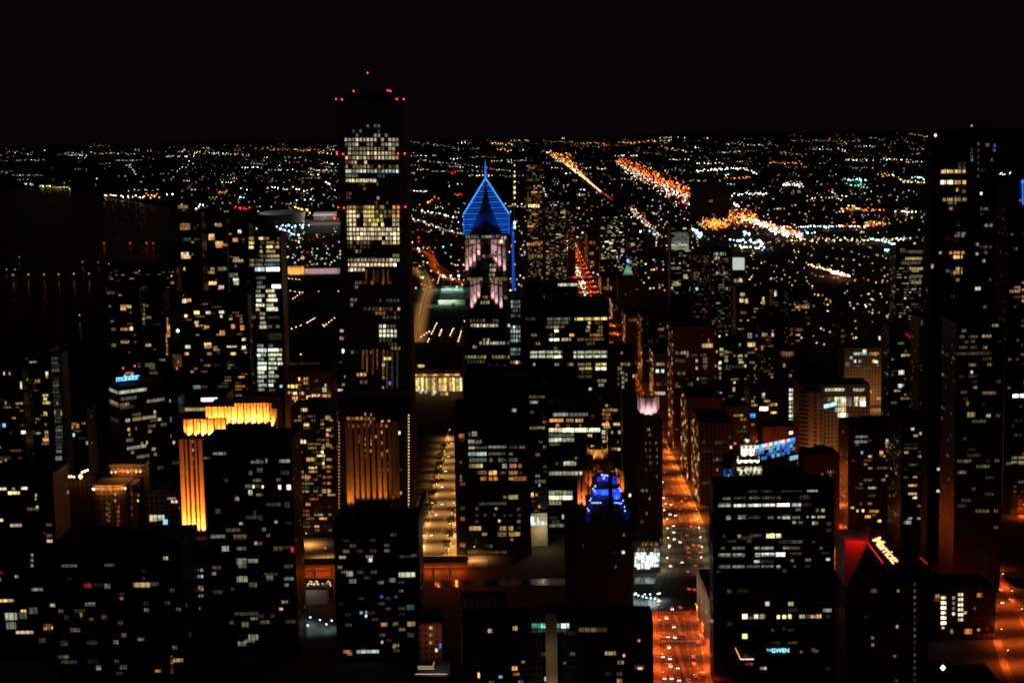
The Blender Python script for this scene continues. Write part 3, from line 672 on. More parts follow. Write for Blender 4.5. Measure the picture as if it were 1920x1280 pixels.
for x, y, c, rr in ((124, 893, 'W', .8), (129, 893, 'A', .9), (134, 893, 'A', .9), (139, 894, 'W', .7), (151, 893, 'A', 1.7), (154, 885, 'W', .8), (159, 883, 'W', .8), (164, 881, 'W', .8)):
    p = P(x, y, 1232); m = MB(); m.octa(p, rr, rr * 1.3); m.k = 1; m.beam(p, (p.x, 1235.1, p.z), .15); part('roof_lamp', m, glow(c, 4), r)
    bulb(r, (p.x, 1231, p.z + .8), (1, .45, .12), 260, .2)

# ------------------------------------------------------------------ corner office block with the blue roof sign
D = 1300
a, k, b = P(203, 722, D + 22), P(221, 731, D), P(316, 712, D + 30)
zt = P(221, 729, D).z
r = thing('sign_tower', 'office block seen corner-on, rows of pale windows under a glowing blue roof sign', 'office tower', (k.x, D, 0))
pts = [(k.x, D), (b.x, D + 30), (b.x - 14, D + 66), (a.x, D + 22)]
m = MB(); m.prism(pts, 0, zt); part('wall', m, WALL['dark'], r)
m = MB(); m.prism([(x * .96 + k.x * .04, y * .96 + (D + 30) * .04) for x, y in pts], zt + .01, zt + 1.4); part('parapet', m, WALL['roof'], r)
def on_edge(p, q, f0, f1, z0, z1, mat, name='window', off=.15):
    p, q = Vector(p), Vector(q); d = q - p; nrm = Vector((d.y, -d.x)).normalized() * off
    A, B = p + d * f0 + nrm, p + d * f1 + nrm; mb = MB()
    mb.poly([(A.x, A.y, z0), (B.x, B.y, z0), (B.x, B.y, z1), (A.x, A.y, z1)]); C_, D_ = A - nrm * .8, B - nrm * .8
    mb.poly([(C_.x, C_.y, z1), (D_.x, D_.y, z1), (D_.x, D_.y, z0), (C_.x, C_.y, z0)]); mb.poly([(A.x, A.y, z1), (B.x, B.y, z1), (D_.x, D_.y, z1), (C_.x, C_.y, z1)]); mb.poly([(C_.x, C_.y, z0), (D_.x, D_.y, z0), (B.x, B.y, z0), (A.x, A.y, z0)])
    return part(name, mb, mat, r)
K, Bq, Aq = (k.x, D), (b.x, D + 30), (a.x, D + 22)
fl = 4.0
for f, segs in ((.3, ((.02, .42, 'N', 3), (.42, .56, 'W', 3))), (1.6, ((.05, .35, 'H', 1),)), (2.7, ((.02, .12, 'A', 2), (.13, .2, 'O', 2), (.55, .9, 'N', 2))), (3.3, ((.02, .3, 'H', 1),)),
                (5.0, ((.25, .42, 'A', 2), (.68, .72, 'Y', 3))), (5.9, ((.12, .2, 'N', 2), (.25, .5, 'Y', 2), (.5, .72, 'H', 2))), (6.6, ((.76, .82, 'W', 3), (.6, .75, 'A', 1))), (7.7, ((.15, .19, 'A', 3), (.3, .33, 'A', 2), (.55, .7, 'A', 2), (.8, .92, 'A', 2))),
                (8.7, ((.16, .2, 'Y', 2), (.55, .62, 'A', 2))), (9.8, ((.12, .25, 'H', 1),)), (10.8, ((.4, .44, 'W', 3), (.5, .53, 'A', 3))), (11.4, ((.12, .5, 'N', 2),)), (12.3, ((.6, .68, 'Y', 2), (.2, .25, 'Y', 2))), (13.4, ((.3, .55, 'Y', 2), (.64, .7, 'A', 3))), (14.6, ((.15, .19, 'W', 4), (.5, .54, 'A', 2))), (16.2, ((.7, .82, 'Y', 1),))):
    z1 = zt - f * fl - .6
    for f0, f1, c, l in segs: on_edge(K, Bq, f0, f1, z1 - 2.4, z1, window_mat(c, l))
for f, c, l in ((.3, 'H', 3), (2.6, 'A', 2), (2.9, 'H', 1), (6, 'H', 0)): on_edge(Aq, K, .1, .95, zt - f * fl - 3, zt - f * fl - .6, window_mat(c, l))
letters('mdnder', 7, r, ((k.x + b.x) / 2 - 12, D + 14.5, zt + 4.5), (math.radians(90), 0, math.atan2(30, b.x - k.x)), glow((.12, .62, 1), 2.0, 'blue_neon'), .25, 0, 0, .9, 'CENTER')   # lettering too blurred to read
m = MB(); m.box(k.x + 6, k.x + 28, D + 18.5, D + 19.5, zt + 1.5, zt + 3.6); part('sign_frame', m, STEEL, r)
for x, y in ((231, 690), (253, 686), (186, 690)):
    p = P(x, y, D + 40)
    if x < 200: continue
    m = MB(); m.octa(p, .8); m.k = 1; m.beam((p.x, p.y, zt), p, .2); part('warning_lamp', m, glow('R', 4), r)
p = P(243, 700, D + 40); m = MB(); m.box(p.x - 3, p.x + 3, D + 38, D + 42, zt + 1, p.z + 1); part('lit_penthouse', m, window_mat('O', 3), r)

# ------------------------------------------------------------------ tower with golden uplit piers and strings of edge lamps
D = 1250
a, b = P(630, 748, D), P(771, 748, D); zt = P(700, 748, D).z
r = thing('pier_tower', 'broad dark tower with golden uplit piers and a string of lamps up each edge', 'office tower', ((a.x + b.x) / 2, D + 20, 0))
body(r, a.x + 1, b.x - 1, D, 42, zt, '', 'dark')
zb = P(700, 962, D).z
m = MB(); m.box(a.x - 3, b.x + 3, D - 15, D - .01, 0, zb - .5); part('podium', m, WALL['stone'], r)
for x, yb, pw in ((655, 952, 1.3), (662, 952, 1.0), (672, 935, .7), (682, 935, 1.0), (692, 935, .8), (703, 935, .85), (714, 935, 1.3), (724, 935, .9), (734, 940, .12), (742, 940, .1), (748, 940, .1)):
    p0, p1 = P(x, 955, D), P(x, 790, D); m = MB(); m.box(p0.x - 1.25, p0.x + 1.25, D - 1.5, D - .003, zb, p1.z); part('pier', m, WALL['pier'], r)
    zz = zb + (0 if yb > 945 else 3.5); flood(r, (p0.x, D - 5.0, zz), (p0.x, D - 1, zz + 24), (1, .27, .022), 26000 * pw, 32, .9)
for x, y0, y1, n, c, l in ((636, 792, 950, 26, 'O', 3), (766.5, 778, 950, 30, 'A', 4)):
    for i in range(n):
        p = P(x, y0 + (y1 - y0) * i / (n - 1), D); m = MB(); m.octa((p.x, D - .9, p.z), .55); m.k = 1; m.beam((p.x, D - .9, p.z), (p.x, D + .1, p.z), .12); part('edge_lamp', m, glow(c, 1.2 if l == 3 else 2.2), r)
lit_rows(r, D, '''v 685 776 795 3 O3 3;v 696 777 792 2 O3 3;v 686 812 844 4 O4 3;v 697 818 832 3 A4 3;g 784 648 700 6 O2 .8;g 785 650 705 6 A1 .7;g 798 650 738 10 O2 .5;g 790 726 732 1 W3;g 811 743 751 2 W4;v 717 790 850 4 A3 4;v 706 818 822 1 O4 5
g 817 664 680 2 O3;g 823 664 680 2 O2;g 821 735 741 1 O3;g 828 668 676 1 A2;g 845 664 748 9 O1 .6;g 855 664 748 9 A1 .6;g 868 655 660 1 W3;g 868 655 755 10 A1 .5;g 880 655 755 10 A1 .5;v 721 846 860 3 A3 3;g 908 650 656 1 W3;g 924 738 755 2 A2;g 932 735 745 1 O2''')

# ------------------------------------------------------------------ gothic tower with gold crown and orange buttresses
D = 1085
a, b = P(1084, 885, D), P(1170, 885, D); cxm = (a.x + b.x) / 2
r = thing('gothic_tower', 'gothic tower with a gold-lit crown, mast and orange-lit flying buttresses behind the blue-lit tower', 'office tower', (cxm, D + 12, 0))
zk = P(1130, 960, D).z; zc = P(1122, 872, D).z; zp = P(1122, 846, D).z
m = MB(); m.box(a.x, b.x, D, D + 26, 0, zk); part('shaft', m, WALL['stone'], r)
m = MB(); m.prism([(cxm + 9 * math.cos(i * math.pi / 4 + .39) - 1, D + 12 + 9 * math.sin(i * math.pi / 4 + .39)) for i in range(8)], zk + .01, zc); part('octagon', m, WALL['stone'], r)
lx = P(1122, 860, D).x
m = MB(); m.prism([(lx + 6.6 * math.cos(i * math.pi / 4 + .39), D + 12 + 6.6 * math.sin(i * math.pi / 4 + .39)) for i in range(8)], zc + .01, zp)
for i in range(8): m.cone(lx + 7 * math.cos(i * math.pi / 4 + .39), D + 12 + 7 * math.sin(i * math.pi / 4 + .39), zc + .02, zp + 2.5, .8, .15, 6)
part('crown', m, WALL['pier'], r)
for x, pw in ((1106, 1), (1116, .9), (1124, .25), (1132, .7), (1142, 1)): p = P(x, 874, D); flood(r, (p.x, D + 1.2, zc + .4), (p.x, D + 5.6, zc + 7), (1, .5, .13), 6500 * pw, 44, .9)
p0, p1 = P(1138.5, 843, D + 12), P(1138.5, 790, D + 12); m = MB(); m.beam((p0.x, D + 12, zp), (p1.x, D + 12, p1.z), .28); part('mast', m, plain('white_mast', (.6, .55, .5)), r)
flood(r, (p0.x, D + 10, zp + .3), (p0.x, D + 12, zp + 12), (1, .5, .2), 2500, 40, .9); m = MB(); m.octa((p1.x, D + 12, p1.z), .5); part('warning_lamp', m, glow('R', 4), r)
for x, w2, y0, y1, pw in ((1086, 1.0, 952, 892, 1), (1097, 1.6, 955, 880, 1.2), (1107, .8, 920, 880, .6), (1160, 1.4, 930, 893, .7), (1166, 1.2, 930, 880, .5)):
    q0, q1 = P(x, y0, D), P(x, y1, D); m = MB(); m.box(q0.x - w2, q0.x + w2, D - 3.5, D - .004, zk - 14, q1.z); m.cone(q0.x, D - 1.7, q1.z + .01, q1.z + 5, w2, .1, 4, math.pi / 4)
    m.beam((q0.x, D - 1.5, q1.z - 1), (cxm + (q0.x - cxm) * .45, D + 6, q1.z + 4), .55); part('buttress', m, WALL['pier'], r)
    flood(r, (q0.x, D - 8.5, q0.z + .2), (q0.x, D - 2.5, q0.z + 9), (1, .2, .03), 16000 * pw, 48, .9)
lit_rows(r, D, 'v 1091 925 938 2 W3 4;g 904 1085 1110 3 A3 .7;890 1100 1112 O3 3;883 1120 1132 O2 3;883 1142 1152 O2 3;g 889 1145 1170 5 A3 .8')

# tower crowned with blue light standing in front of it
D = 990
a, b = P(1042, 985, D), P(1184, 985, D); zt = P(1120, 968, D).z
r = thing('blue_crowned_tower', 'dark stepped tower whose top is flooded with blue light, in front of the gothic tower', 'hotel tower', ((a.x + b.x) / 2, D + 18, 0))
body(r, P(1062, 980, D).x, b.x, D, 36, zt - 4, 'rib', 'stone')
tz = lambda y: P(1130, y, D + 10).z
m = MB(); f0, f1 = P(1100, 950, D + 6), P(1174, 950, D + 6); m.box(f0.x, f1.x, D + 8, D + 30, zt - 3.99, tz(940)); part('lower_tier', m, WALL['stone'], r)
m = MB(); f0, f1 = P(1110, 925, D + 8), P(1165, 925, D + 8); m.box(f0.x, f1.x, D + 11, D + 28, tz(940) + .01, tz(918)); part('middle_tier', m, WALL['pale'], r)
m = MB(); f0, f1 = P(1120, 905, D + 10), P(1158, 905, D + 10); m.box(f0.x, f1.x, D + 14, D + 26, tz(918) + .01, tz(895)); m.cone((f0.x + f1.x) / 2, D + 20, tz(895) + .01, tz(878), 4, .4, 8); part('top_tier', m, WALL['pale'], r)
m = MB(); q0, q1 = P(1141.5, 955, D + 6), P(1148, 955, D + 6); m.box(q0.x, q1.x, D + 3, D + 10.9, zt - 4, tz(886)); part('dark_chimney', m, WALL['black'], r)
BLU = (.006, .03, 1)
for x, y, pw, dy in ((1118, 918, 1.1, 12), (1130, 918, 1.6, 12), (1138, 918, 1.3, 12), (1156, 926, 2.0, 12), (1152, 912, 1, 12), (1124, 936, .7, 8), (1134, 936, .6, 8), (1157, 938, .7, 8), (1108, 944, .5, 8), (1168, 944, .5, 8)):
    p = P(x, y, D + dy); flood(r, (p.x, D + dy - 3.5, p.z - 3.5), (p.x, D + dy + 1.5, p.z + 2), BLU, 5200 * pw if pw > .75 else 1300 * pw, 80, .9)
for x, y, rr in ((1129, 890, .55), (1134, 891, .55), (1139, 891, .5), (1132, 896, .6), (1112, 916, .5), (1115, 920, .5), (1116, 911, .5), (1161, 915, .5), (1163, 920, .45), (1110, 942, .42), (1114, 942, .42), (1118, 942, .42), (1122, 942, .42), (1126, 942, .42), (1106, 938, .4), (1108, 934, .4), (1153, 942, .42), (1157, 942, .42), (1161, 943, .42), (1165, 943, .42), (1168, 938, .4), (1171, 950, .4), (1172, 957, .45), (1176, 965, .5), (1104, 957, .42), (1102, 953, .4)):
    p = P(x, y, D + 3); m = MB(); m.octa(p, rr, rr * 1.3); m.k = 1; m.beam(p, (p.x, D + 8, p.z), .1); part('crown_lamp', m, glow((.25, .35, 1), 4), r)
for sx, x0, x1 in ((-1, 1098, 1106), (1, 1168, 1180)):
    q0, q1 = P(x0, 975, D), P(x1, 935, D + 6); m = MB(); m.box(q0.x, q1.x, D + .5, D + 7.9, zt - 3.98, tz(957) if sx > 0 else tz(955)); part('shoulder', m, WALL['stone'], r)
    flood(r, ((q0.x + q1.x) / 2, D - 3, zt - 5), ((q0.x + q1.x) / 2, D + 2, zt + 4), BLU, 1500, 60, .9)
lit_rows(r, D, '1035 1165 1171 A4 5;1002 1168 1172 H1;1037 1148 1154 H1;1022 1093 1096 Y1 8;928 1179 1183 W4 6;g 1062 1150 1158 1 A1')

# ------------------------------------------------------------------ ribbed tower with pink-lit crown beside the avenue
D = 1262
r, X0, X1, zt = bld('brown vertical-ribbed tower beside the avenue with a pink floodlit crown', 1196, 1240, 773, D, 30, 'stone', 'rib', name='crowned_tower', roof=0, bay=2.4, rows='''
775 1217 1226 K2;786 1217 1225 B1;805 1213 1218 N3;815 1214 1223 N1;g 843 1208 1235 6 A1 .5;g 830 1208 1235 6 A1 .5;g 856 1208 1235 6 A1 .4;g 867 1208 1235 6 A1 .4;g 880 1208 1235 5 A1 .5;g 892 1208 1235 5 A1 .4;919 1195 1200 W3;919 1202 1207 N3;919 1210 1214 N3
934 1216 1219 O3;962 1210 1214 A3;978 1202 1206 R3;g 1012 1192 1240 9 W2 .8;g 1020 1192 1240 9 A2 .9;g 1028 1192 1240 9 H1 .8;g 1038 1193 1237 7 C4 .8 ;g 1043 1193 1237 8 C4 .9;g 1050 1193 1237 7 C4 .9;g 1057 1193 1237 6 C5 .8;g 1063 1194 1220 4 C4 .8''')
p0, p1 = P(1197, 770, D + 6), P(1235, 770, D + 6); zk = P(1215, 746, D + 6).z
m = MB(); pts = [((p0.x + p1.x) / 2 + (p1.x - p0.x) / 2 * 1.05 * math.cos(i * math.pi / 6 + .26), D + 12 + 7 * math.sin(i * math.pi / 6 + .26)) for i in range(12)]
m.prism(pts, zt + .01, zk)
for x, y in pts: m.cone(x, y, zt + .02, zk + 1.2, .75, .6, 6)
part('crown', m, plain('pale_crown_stone', (.5, .44, .44)), r)
for i in range(6): x = p0.x + (p1.x - p0.x) * (i + .5) / 6; flood(r, (x, D + 1.2, zt + 1.5), (x, D + 6, zt + 8), (1, .5, .52), 5200, 50, .8); 
flood(r, (p0.x + 7, D - 3, zt + 9), (p0.x + 8, D + 5, zt + 8.5), (1, .75, .85), 700, 70, .9)
m = MB(); q0, q1 = P(1168, 830, D - 6), P(1196, 830, D - 6); m.box(q0.x, q1.x, D - 6, D + 24, 0, P(1180, 742, D - 6).z); part('side_block', m, WALL['black'], r)

# ------------------------------------------------------------------ white clock tower, coloured screen, dark banded slab
D = 1060
a, b = P(1379, 896, D), P(1431, 896, D); cxm = (a.x + b.x) / 2 - .4
r = thing('clock_tower', 'white floodlit clock tower rising in tiers behind the dark banded slab', 'clock tower', (cxm, D + 9, 0))
def z(y): return P(1404, y, D).z
tier = lambda w, dd, z0, z1: (cxm - w / 2, cxm + w / 2, D + dd, D + 18 - dd, z0, z1)
m = MB(); m.box(*tier(16.5, 0, 0, z(876))); 
for i in range(7): x = cxm - 8 + i * 2.67; m.box(x - .45, x + .45, D - .6, D - .004, z(930), z(878))
m.box(*tier(17.6, -.8, z(876) + .004, z(874))); part('shaft', m, WALL['white'], r)
m = MB(); m.box(*tier(14, 2, z(874) + .01, z(863))); 
for sx in (-1, 1): m.cone(cxm + sx * 6.6, D + 2.2, z(863), z(855), 1, .2, 6)
part('belfry', m, WALL['white'], r)
m = MB(); m.box(*tier(8.6, 4.5, z(863) + .01, z(838))); m.box(*tier(9.6, 4, z(838) + .01, z(837))); part('lantern', m, WALL['white'], r)
m = MB(); m.cone(cxm, D + 9, z(837) + .01, z(826), 2.5, 2.4, 12); m.cone(cxm, D + 9, z(826), z(815), 2.2, .1, 12); part('cupola', m, WALL['white'], r)
for i, (x, y, dd, pw, an) in enumerate(((-6, 900, -5, 1.3, 40), (-1, 900, -5, 1.1, 40), (4, 900, -5, 1, 40), (7.6, 900, -5, .9, 40), (-6.5, 873, -1, 1.0, 70), (-2, 873, -1, 1.1, 70), (2, 873, -1, 1.1, 70), (6.5, 873, -1, .8, 70), (-2.5, 862, 2, .55, 60), (2.5, 862, 2, .55, 60), (0, 836, 4, .42, 80))):
    flood(r, (cxm + x, D + dd, z(y)), (cxm + x * .8, D + dd + 4.5, z(y) + 7), (1, .95, .66), 5600 * pw, an, .9)
m = MB(); m.octa((cxm, D + 6, z(829)), 1.1); part('top_lamp', m, glow((1, 1, .85), 1.1), r)
lit_rows(r, D - .7, 'v 1393 878 892 2 H1 4')
r, X0, X1, zt = bld('narrow block with a deep blue lit face beside the white clock tower', 1355, 1378, 864, 1100, 20, 'conc', name='blue_faced_block', rows='g 882 1356 1376 4 B2 1;g 888 1356 1376 4 B2;g 876 1357 1376 4 B1;g 892 1363 1368 1 W3;g 894 1358 1376 3 B3 .8')
r, X0, X1, zt = bld('block with a glowing orange roof line behind the white clock tower', 1361, 1396, 848, 1180, 24, 'brick', name='roof_lit_block', rows='851 1362 1392 O3 5;g 838 1368 1373 1 A3')
lit_rows(r, 1180, '')
D = 1210
pl_, pr = P(1412, 838, D), P(1480, 832, D + 34)
r = thing('screen_building', 'theatre block carrying a bright many-coloured video screen behind the clock tower', 'theatre', ((pl_.x + pr.x) / 2, D + 25, 0))
e0, e1 = (pl_.x, D), (pr.x + 6, D + 34)
m = MB(); m.prism([e0, e1, (e1[0] - 14, e1[1] + 26), (e0[0] - 14, D + 26)], 0, P(1412, 866, D).z); part('wall', m, WALL['dark'], r)
def z(y): return P(1440, y, D + 15).z
rs = random.Random(3)
sc = []
for i in range(16):                                     # pixels of the screen: coloured tiles, top band brightest
    for j in range(5):
        f0 = i / 16 * .93; hh = 2.2
        if j == 0: c, l = ('K', 'K', 'B', 'K', 'K', 'M', 'Y', 'B', 'K', 'V', 'K', 'P', 'R', 'K', 'B', 'B')[i], 4
        elif j == 1: c, l = ('K', 'V', 'K', 'K', 'M', 'Y', 'E', 'E', 'V', 'K', 'B', 'K', 'B', 'B', 'B', 'B')[i], 3
        elif rs.random() < .62: c, l = rs.choice('BBKKBTBBM'), rs.choice((2, 3, 3))
        else: continue
        sc.append((f0, f0 + .93 / 16, j, c, l))
_r = r
zt0 = P(1420, 834, D + 4).z
for f0, f1, j, c, l in sc:
    on_edge(e0, e1, f0, f1, zt0 - j * 2.3 - 2.2 + 0, zt0 - j * 2.3, glow(c, {2: .25, 3: .6, 4: 1.5}[l], 'screen_pixel'), 'screen_tile', .5 + .02 * j)
m = MB(); 
for f in (.1, .35, .6, .85): x, y = e0[0] + (e1[0] - e0[0]) * f, e0[1] + (e1[1] - e0[1]) * f; m.beam((x, y + .8, P(1412, 866, D).z - 1), (x, y + .8, zt0 + .3), .3)
part('screen_frame', m, STEEL, r)
on_edge(e0, e1, .82, 1.0, zt0 - 16.4, zt0 - 13.4, glow('K', .7, 'lit_sign'), 'lit_sign', .6)
r, X0, X1, zt = bld('brown ribbed office block catching orange street light between the coloured screen and the red-roofed tower', 1508, 1573, 838, 1255, 26, 'brick', 'rib', name='ribbed_block', fill=(.05, 'AO', 1), yb=905, rows='g 890 1515 1545 5 A3 .6;851 1536 1541 W3;853 1530 1534 A3;g 884 1550 1566 3 A2')

D = 935
r, X0, X1, zt = bld('dark slab with long rows of white office windows and a small blue sign below', 1337, 1565, 905, D, 18, 'dark', 'ledge', (.03, 'HNAY', 0), name='office_slab', roof=0, sil=0, rows='''
920 1404 1420 H1;920 1465 1505 H0;919 1514 1533 C2;920 1427 1448 H0;934 1356 1370 H1;933 1377 1398 H1;933 1405 1425 H1;933 1429 1453 H1;933 1457 1464 N1;946.5 1347 1371 N3 7;946.5 1376 1398 N3 7;946 1402 1427 C4 7;945.5 1430 1453 W4 7;945.5 1457 1480 C4 7;945.5 1484 1502 N3 7;945.5 1505 1520 H0 6;956 1530 1535 Y2 6;956 1540 1546 Y3 6;955 1492 1501 H1
970 1362 1371 N3 7;969 1384 1398 N2 7;969 1402 1425 H1 6;969 1440 1450 N2 6;969 1458 1465 N2;969 1467 1481 N3 7;969 1484 1500 N2 6;968 1513 1517 Y2;968 1522 1528 Y3;968 1533 1547 Y3;979 1485 1492 N2;979 1497 1506 Y1;980 1523 1528 C3 7;980 1529 1534 Y2
1004.5 1356 1360 H1;1004.5 1383 1389 N2;1003.5 1405 1427 H1;1004 1437 1452 Y4 8;1004 1455 1465 W4 8;1015 1364 1382 H1;1015 1400 1408 H1;1015 1460 1480 Y1;1015 1483 1505 H2;1015 1523 1528 H1;1027 1352 1360 H1;1027 1373 1396 H2;1027 1415 1425 N2;1027 1428 1450 H2;1027 1468 1480 N2;1027 1482 1500 Y2;1027 1536 1542 N1
1040 1347 1370 N2 6;1040 1374 1396 N3 6;1039.5 1416 1425 W4 7;1039 1428 1452 C3 6;1039 1455 1472 C4 7;1038 1482 1503 N2;1037 1541 1554 H1;1052 1414 1424 N3;1052 1427 1450 H1;1050 1483 1488 N3;1049 1510 1520 H1;1048 1549 1556 W3;1062 1347 1370 H2 6;1062 1374 1396 N2 6;1062 1400 1424 N2 6;1062 1428 1450 N2 6;1062 1456 1464 H2 6;1062 1488 1492 C2;1062 1510 1518 H1
1131 1435 1443 Y3 8;1131.5 1478 1487 Y3 8;1143.5 1543 1559 N3 6;1155 1392 1402 W4 9;1158 1404 1412 A2 6;1155 1414 1423 W4 8;1155 1425 1434 W4 9;1156 1457 1462 A4 7;1156 1467 1475 W4 8;1155 1478 1485 A4 8;1155 1499 1508 W3 7;1156 1521 1529 O3 7;1155 1531 1540 A3 8;1181 1478 1488 H1;1192 1392 1402 Y4 9;1220 1524 1535 Y2;1178 1467 1474 H0;1181 1446 1451 A1;1221 1500 1505 A2;1217 1522 1528 A2;1252 1431 1437 A3;1252 1425 1430 H1''')
m = MB(); q0, q1, q2, q3 = P(1437, 882, D + 15), P(1512, 882, D + 15), P(1448, 874, D + 15), P(1500, 874, D + 15)
m.prism([(q0.x, D + 5), (q1.x, D + 5), (q1.x - 2, D + 16), (q0.x + 2, D + 16)], zt + .01, q2.z - 2.5); m.prism([(q2.x, D + 6), (q3.x, D + 6), (q3.x, D + 15), (q2.x, D + 15)], q2.z - 2.49, q2.z); part('roof_block', m, WALL['black'], r)
p = P(1446, 1222, D); letters('GWEN', 3.3, r, (p.x, D - .6, p.z), (math.pi / 2, 0, 0), glow((.3, .8, 1), 1.8, 'blue_neon'), .12, .04)
p = P(1437, 1219.5, D); letters('THE', 1.9, r, (p.x, D - .6, p.z), (math.pi / 2, 0, 0), glow((.25, .7, 1), 1.1, 'blue_neon'), .12, .03)
m = MB()
for x0, y0, x1, y1 in ((1379, 1214, 1388, 1234),): m.beam(P(x0, y0, D - 2), P(x1, y1, D - 2), .25)
part('edge_lamps_rail', m, glow((1, .5, .2), 1.6), r)
for i in range(12):
    p = P(1389 + i * 2.1, 1235, D - 2); m = MB(); m.octa(p, .28, .5); m.k = 1; m.beam(p, (p.x, D, p.z), .06); part('terrace_lamp', m, glow((1, .62, .45), 2.4), r)
lit_rows(r, D, '1244 1398 1404 R2;1244 1406 1412 O2')
# pale stone block on the kerb between avenue and slab
r, X0, X1, zt = bld('slender pale stone block on the avenue kerb, dark windows down its side', 1338, 1366, 1066, 975, 92, 'pale', 'rib', name='kerb_block', bay=4, sil=1)
for i in range(4): bulb(r, (X0 - 6, 985 + i * 24, 22), (1, .68, .42), 1500, .4)  # point lights added off the avenue side to brighten its pale stone
for i in range(9):
    pane(r, X0 - .2, X0 - .01, 981 + i * 9.4, 984.5 + i * 9.4, 24, zt - 6, WALL['black'], 'dark_window')

# ------------------------------------------------------------------ red-lit gabled hotel
D = 905
a, b = P(1586, 1016, D), P(1742, 1040, D); pk = P(1626, 1016, D)
r = thing('gabled_hotel', 'dark hotel with red-lit roof gables and a glowing slanted sign, right of the banded slab', 'hotel', ((a.x + b.x) / 2, D + 20, 0))
zE = P(1590, 1100, D).z
m = MB(); m.box(a.x, b.x, D, D + 36, 0, zE); part('wall', m, WALL['brick'], r)
zP = P(1626, 1016, D).z; zR = P(1626, 989, D + 2).z
ex = P(1655, 1054, D); m = MB()
m.poly([(a.x, D + 3, zE), (pk.x, D + .3, zE + .01), (pk.x, D + .3, zP), (a.x, D + 3, zP)]); m.poly([(a.x, D + 3, zP), (pk.x, D + .3, zP), (pk.x, D + 30, zP), (a.x, D + 30, zP)]); m.poly([(a.x, D + 30, zE), (a.x, D + 3, zE), (a.x, D + 3, zP), (a.x, D + 30, zP)])
part('red_wall', m, plain('pale_stucco', (.55, .45, .42)), r)
m = MB(); m.poly([(a.x - .2, D - 2.2, zE), (pk.x + 8, D - 2.2, zE), (pk.x, D - 1.9, zP)][0:3]); m.poly([(a.x - .2, D - 1.8, zE), (pk.x, D - 1.5, zP), (pk.x + 8, D - 1.8, zE)]); part('front_gable', m, WALL['black'], r)
flood(r, (a.x + 4, D - 4, zP + 5), (a.x + 3.2, D + 3, zP - 5), (1, .008, .004), 2600, 110, .9)
flood(r, (a.x + 9, D - 3, zP + 5), (a.x + 6, D + 3, zP - 4), (1, .008, .004), 1700, 110, .9)
bx = P(1742, 1090, D)
m = MB(); m.prism([(pk.x + .3, D + .2), (bx.x, D + .2), (bx.x, D + 34), (pk.x + .3, D + 34)], zE + .02, ex.z - 1); part('upper_wall', m, WALL['black'], r)
m = MB(); m.beam((pk.x, D - .8, zP), (ex.x, D - .8, ex.z), .45); part('red_light_strip', m, glow((1, .03, .02), .85), r)
m = MB(); q0, q1 = P(1625, 991, D + 1), P(1631, 991, D + 1); m.box(q0.x, q1.x, D + .6, D + 3, zP - 1, zR); part('fin', m, plain('pale_stucco', (.55, .45, .42)), r)
flood(r, ((q0.x + q1.x) / 2, D - 4, zP - .5), ((q0.x + q1.x) / 2, D + 1, zP + 4), (1, .02, .01), 160, 60, .9)
m = MB(); q0, q1 = P(1725, 1044, D), P(1738, 1056, D); m.beam((q0.x, D - .5, q0.z), (q1.x, D - .5, q1.z), .55); part('red_light_strip', m, glow((.9, .02, .02), .5), r)
m = MB(); m.poly([(pk.x + 1.5, D - .2, zR - 1), (pk.x + 15, D - .2, ex.z + 2), (pk.x + 15, D - .2, ex.z - 1), (pk.x + .5, D - .2, zP - 1)]); m.poly([(pk.x + 1.5, D + .15, zR - 1), (pk.x + .5, D + .15, zP - 1), (pk.x + 15, D + .15, ex.z - 1), (pk.x + 15, D + .15, ex.z + 2)]); part('sign_board', m, WALL['black'], r)
p = P(1634, 1010, D); letters('Marriott', 6.4, r, (p.x, D - 1.0, p.z), (math.pi / 2, math.radians(50), 0), glow((1, .42, .16), 3.0, 'red_neon'), .15, .06, .3, .82)
lit_rows(r, D, '1107 1634 1643 O3 7;1107 1682 1686 A3 5;1174 1680 1684 A3 6;1195 1634 1638 A2;1208 1634 1638 A2;1229 1676 1680 A2;1156 1622 1625 H1;1087 1637 1642 H0;v 1715 1095 1275 16 A1 3.5;1275 1678 1683 H1')

# ------------------------------------------------------------------ glass pavilion, rink, museum, stadium, viaduct
D = 2010
a, b = P(771, 688, D), P(867, 684, D); zt = P(820, 690, D).z
r = thing('glass_pavilion', 'wide low pavilion with four tall glowing golden glass bays and a flat overhanging roof', 'museum', ((a.x + b.x) / 2, D + 20, 0))
m = MB(); m.box(a.x, b.x, D + 1, D + 40, 0, P(820, 706, D).z); part('wall', m, WALL['pale'], r)
m = MB(); m.box(a.x - 1, b.x - 3, D - 6, D + 42, P(820, 704, D).z, P(820, 700, D).z)
for i in range(9): x = a.x + (b.x - a.x) * i / 8.2; m.box(x - .25, x + .25, D - 5, D - 4.5, 0, P(820, 704, D).z - .01)
part('roof', m, WALL['pale'], r)
for x0, x1, c, l in ((772, 795, 'Y', 4), (797, 820, 'Y', 3), (822, 847, 'A', 4), (849, 866, 'Y', 4)):
    for k in range(5):
        q0, q1 = P(x0 + (x1 - x0) * k / 5, 720, D), P(x0 + (x1 - x0) * (k + .94) / 5, 720, D); pane(r, q0.x, q1.x, D + .6, D + .95, P(x0, 733, D).z, P(x0, 708.5, D).z, window_mat(c, 3 if k % 2 else l), 'glass_bay')
for x in (778, 795, 815, 838, 856): p = P(x, 702, D - 8); bulb(r, (p.x, D - 8, p.z + 1), (1, .55, .2), 900, .3)
lit_rows(r, D - 4, 'g 735 785 862 9 C3 .7;g 738 800 850 6 A3 .8;686 783 796 A3 5')
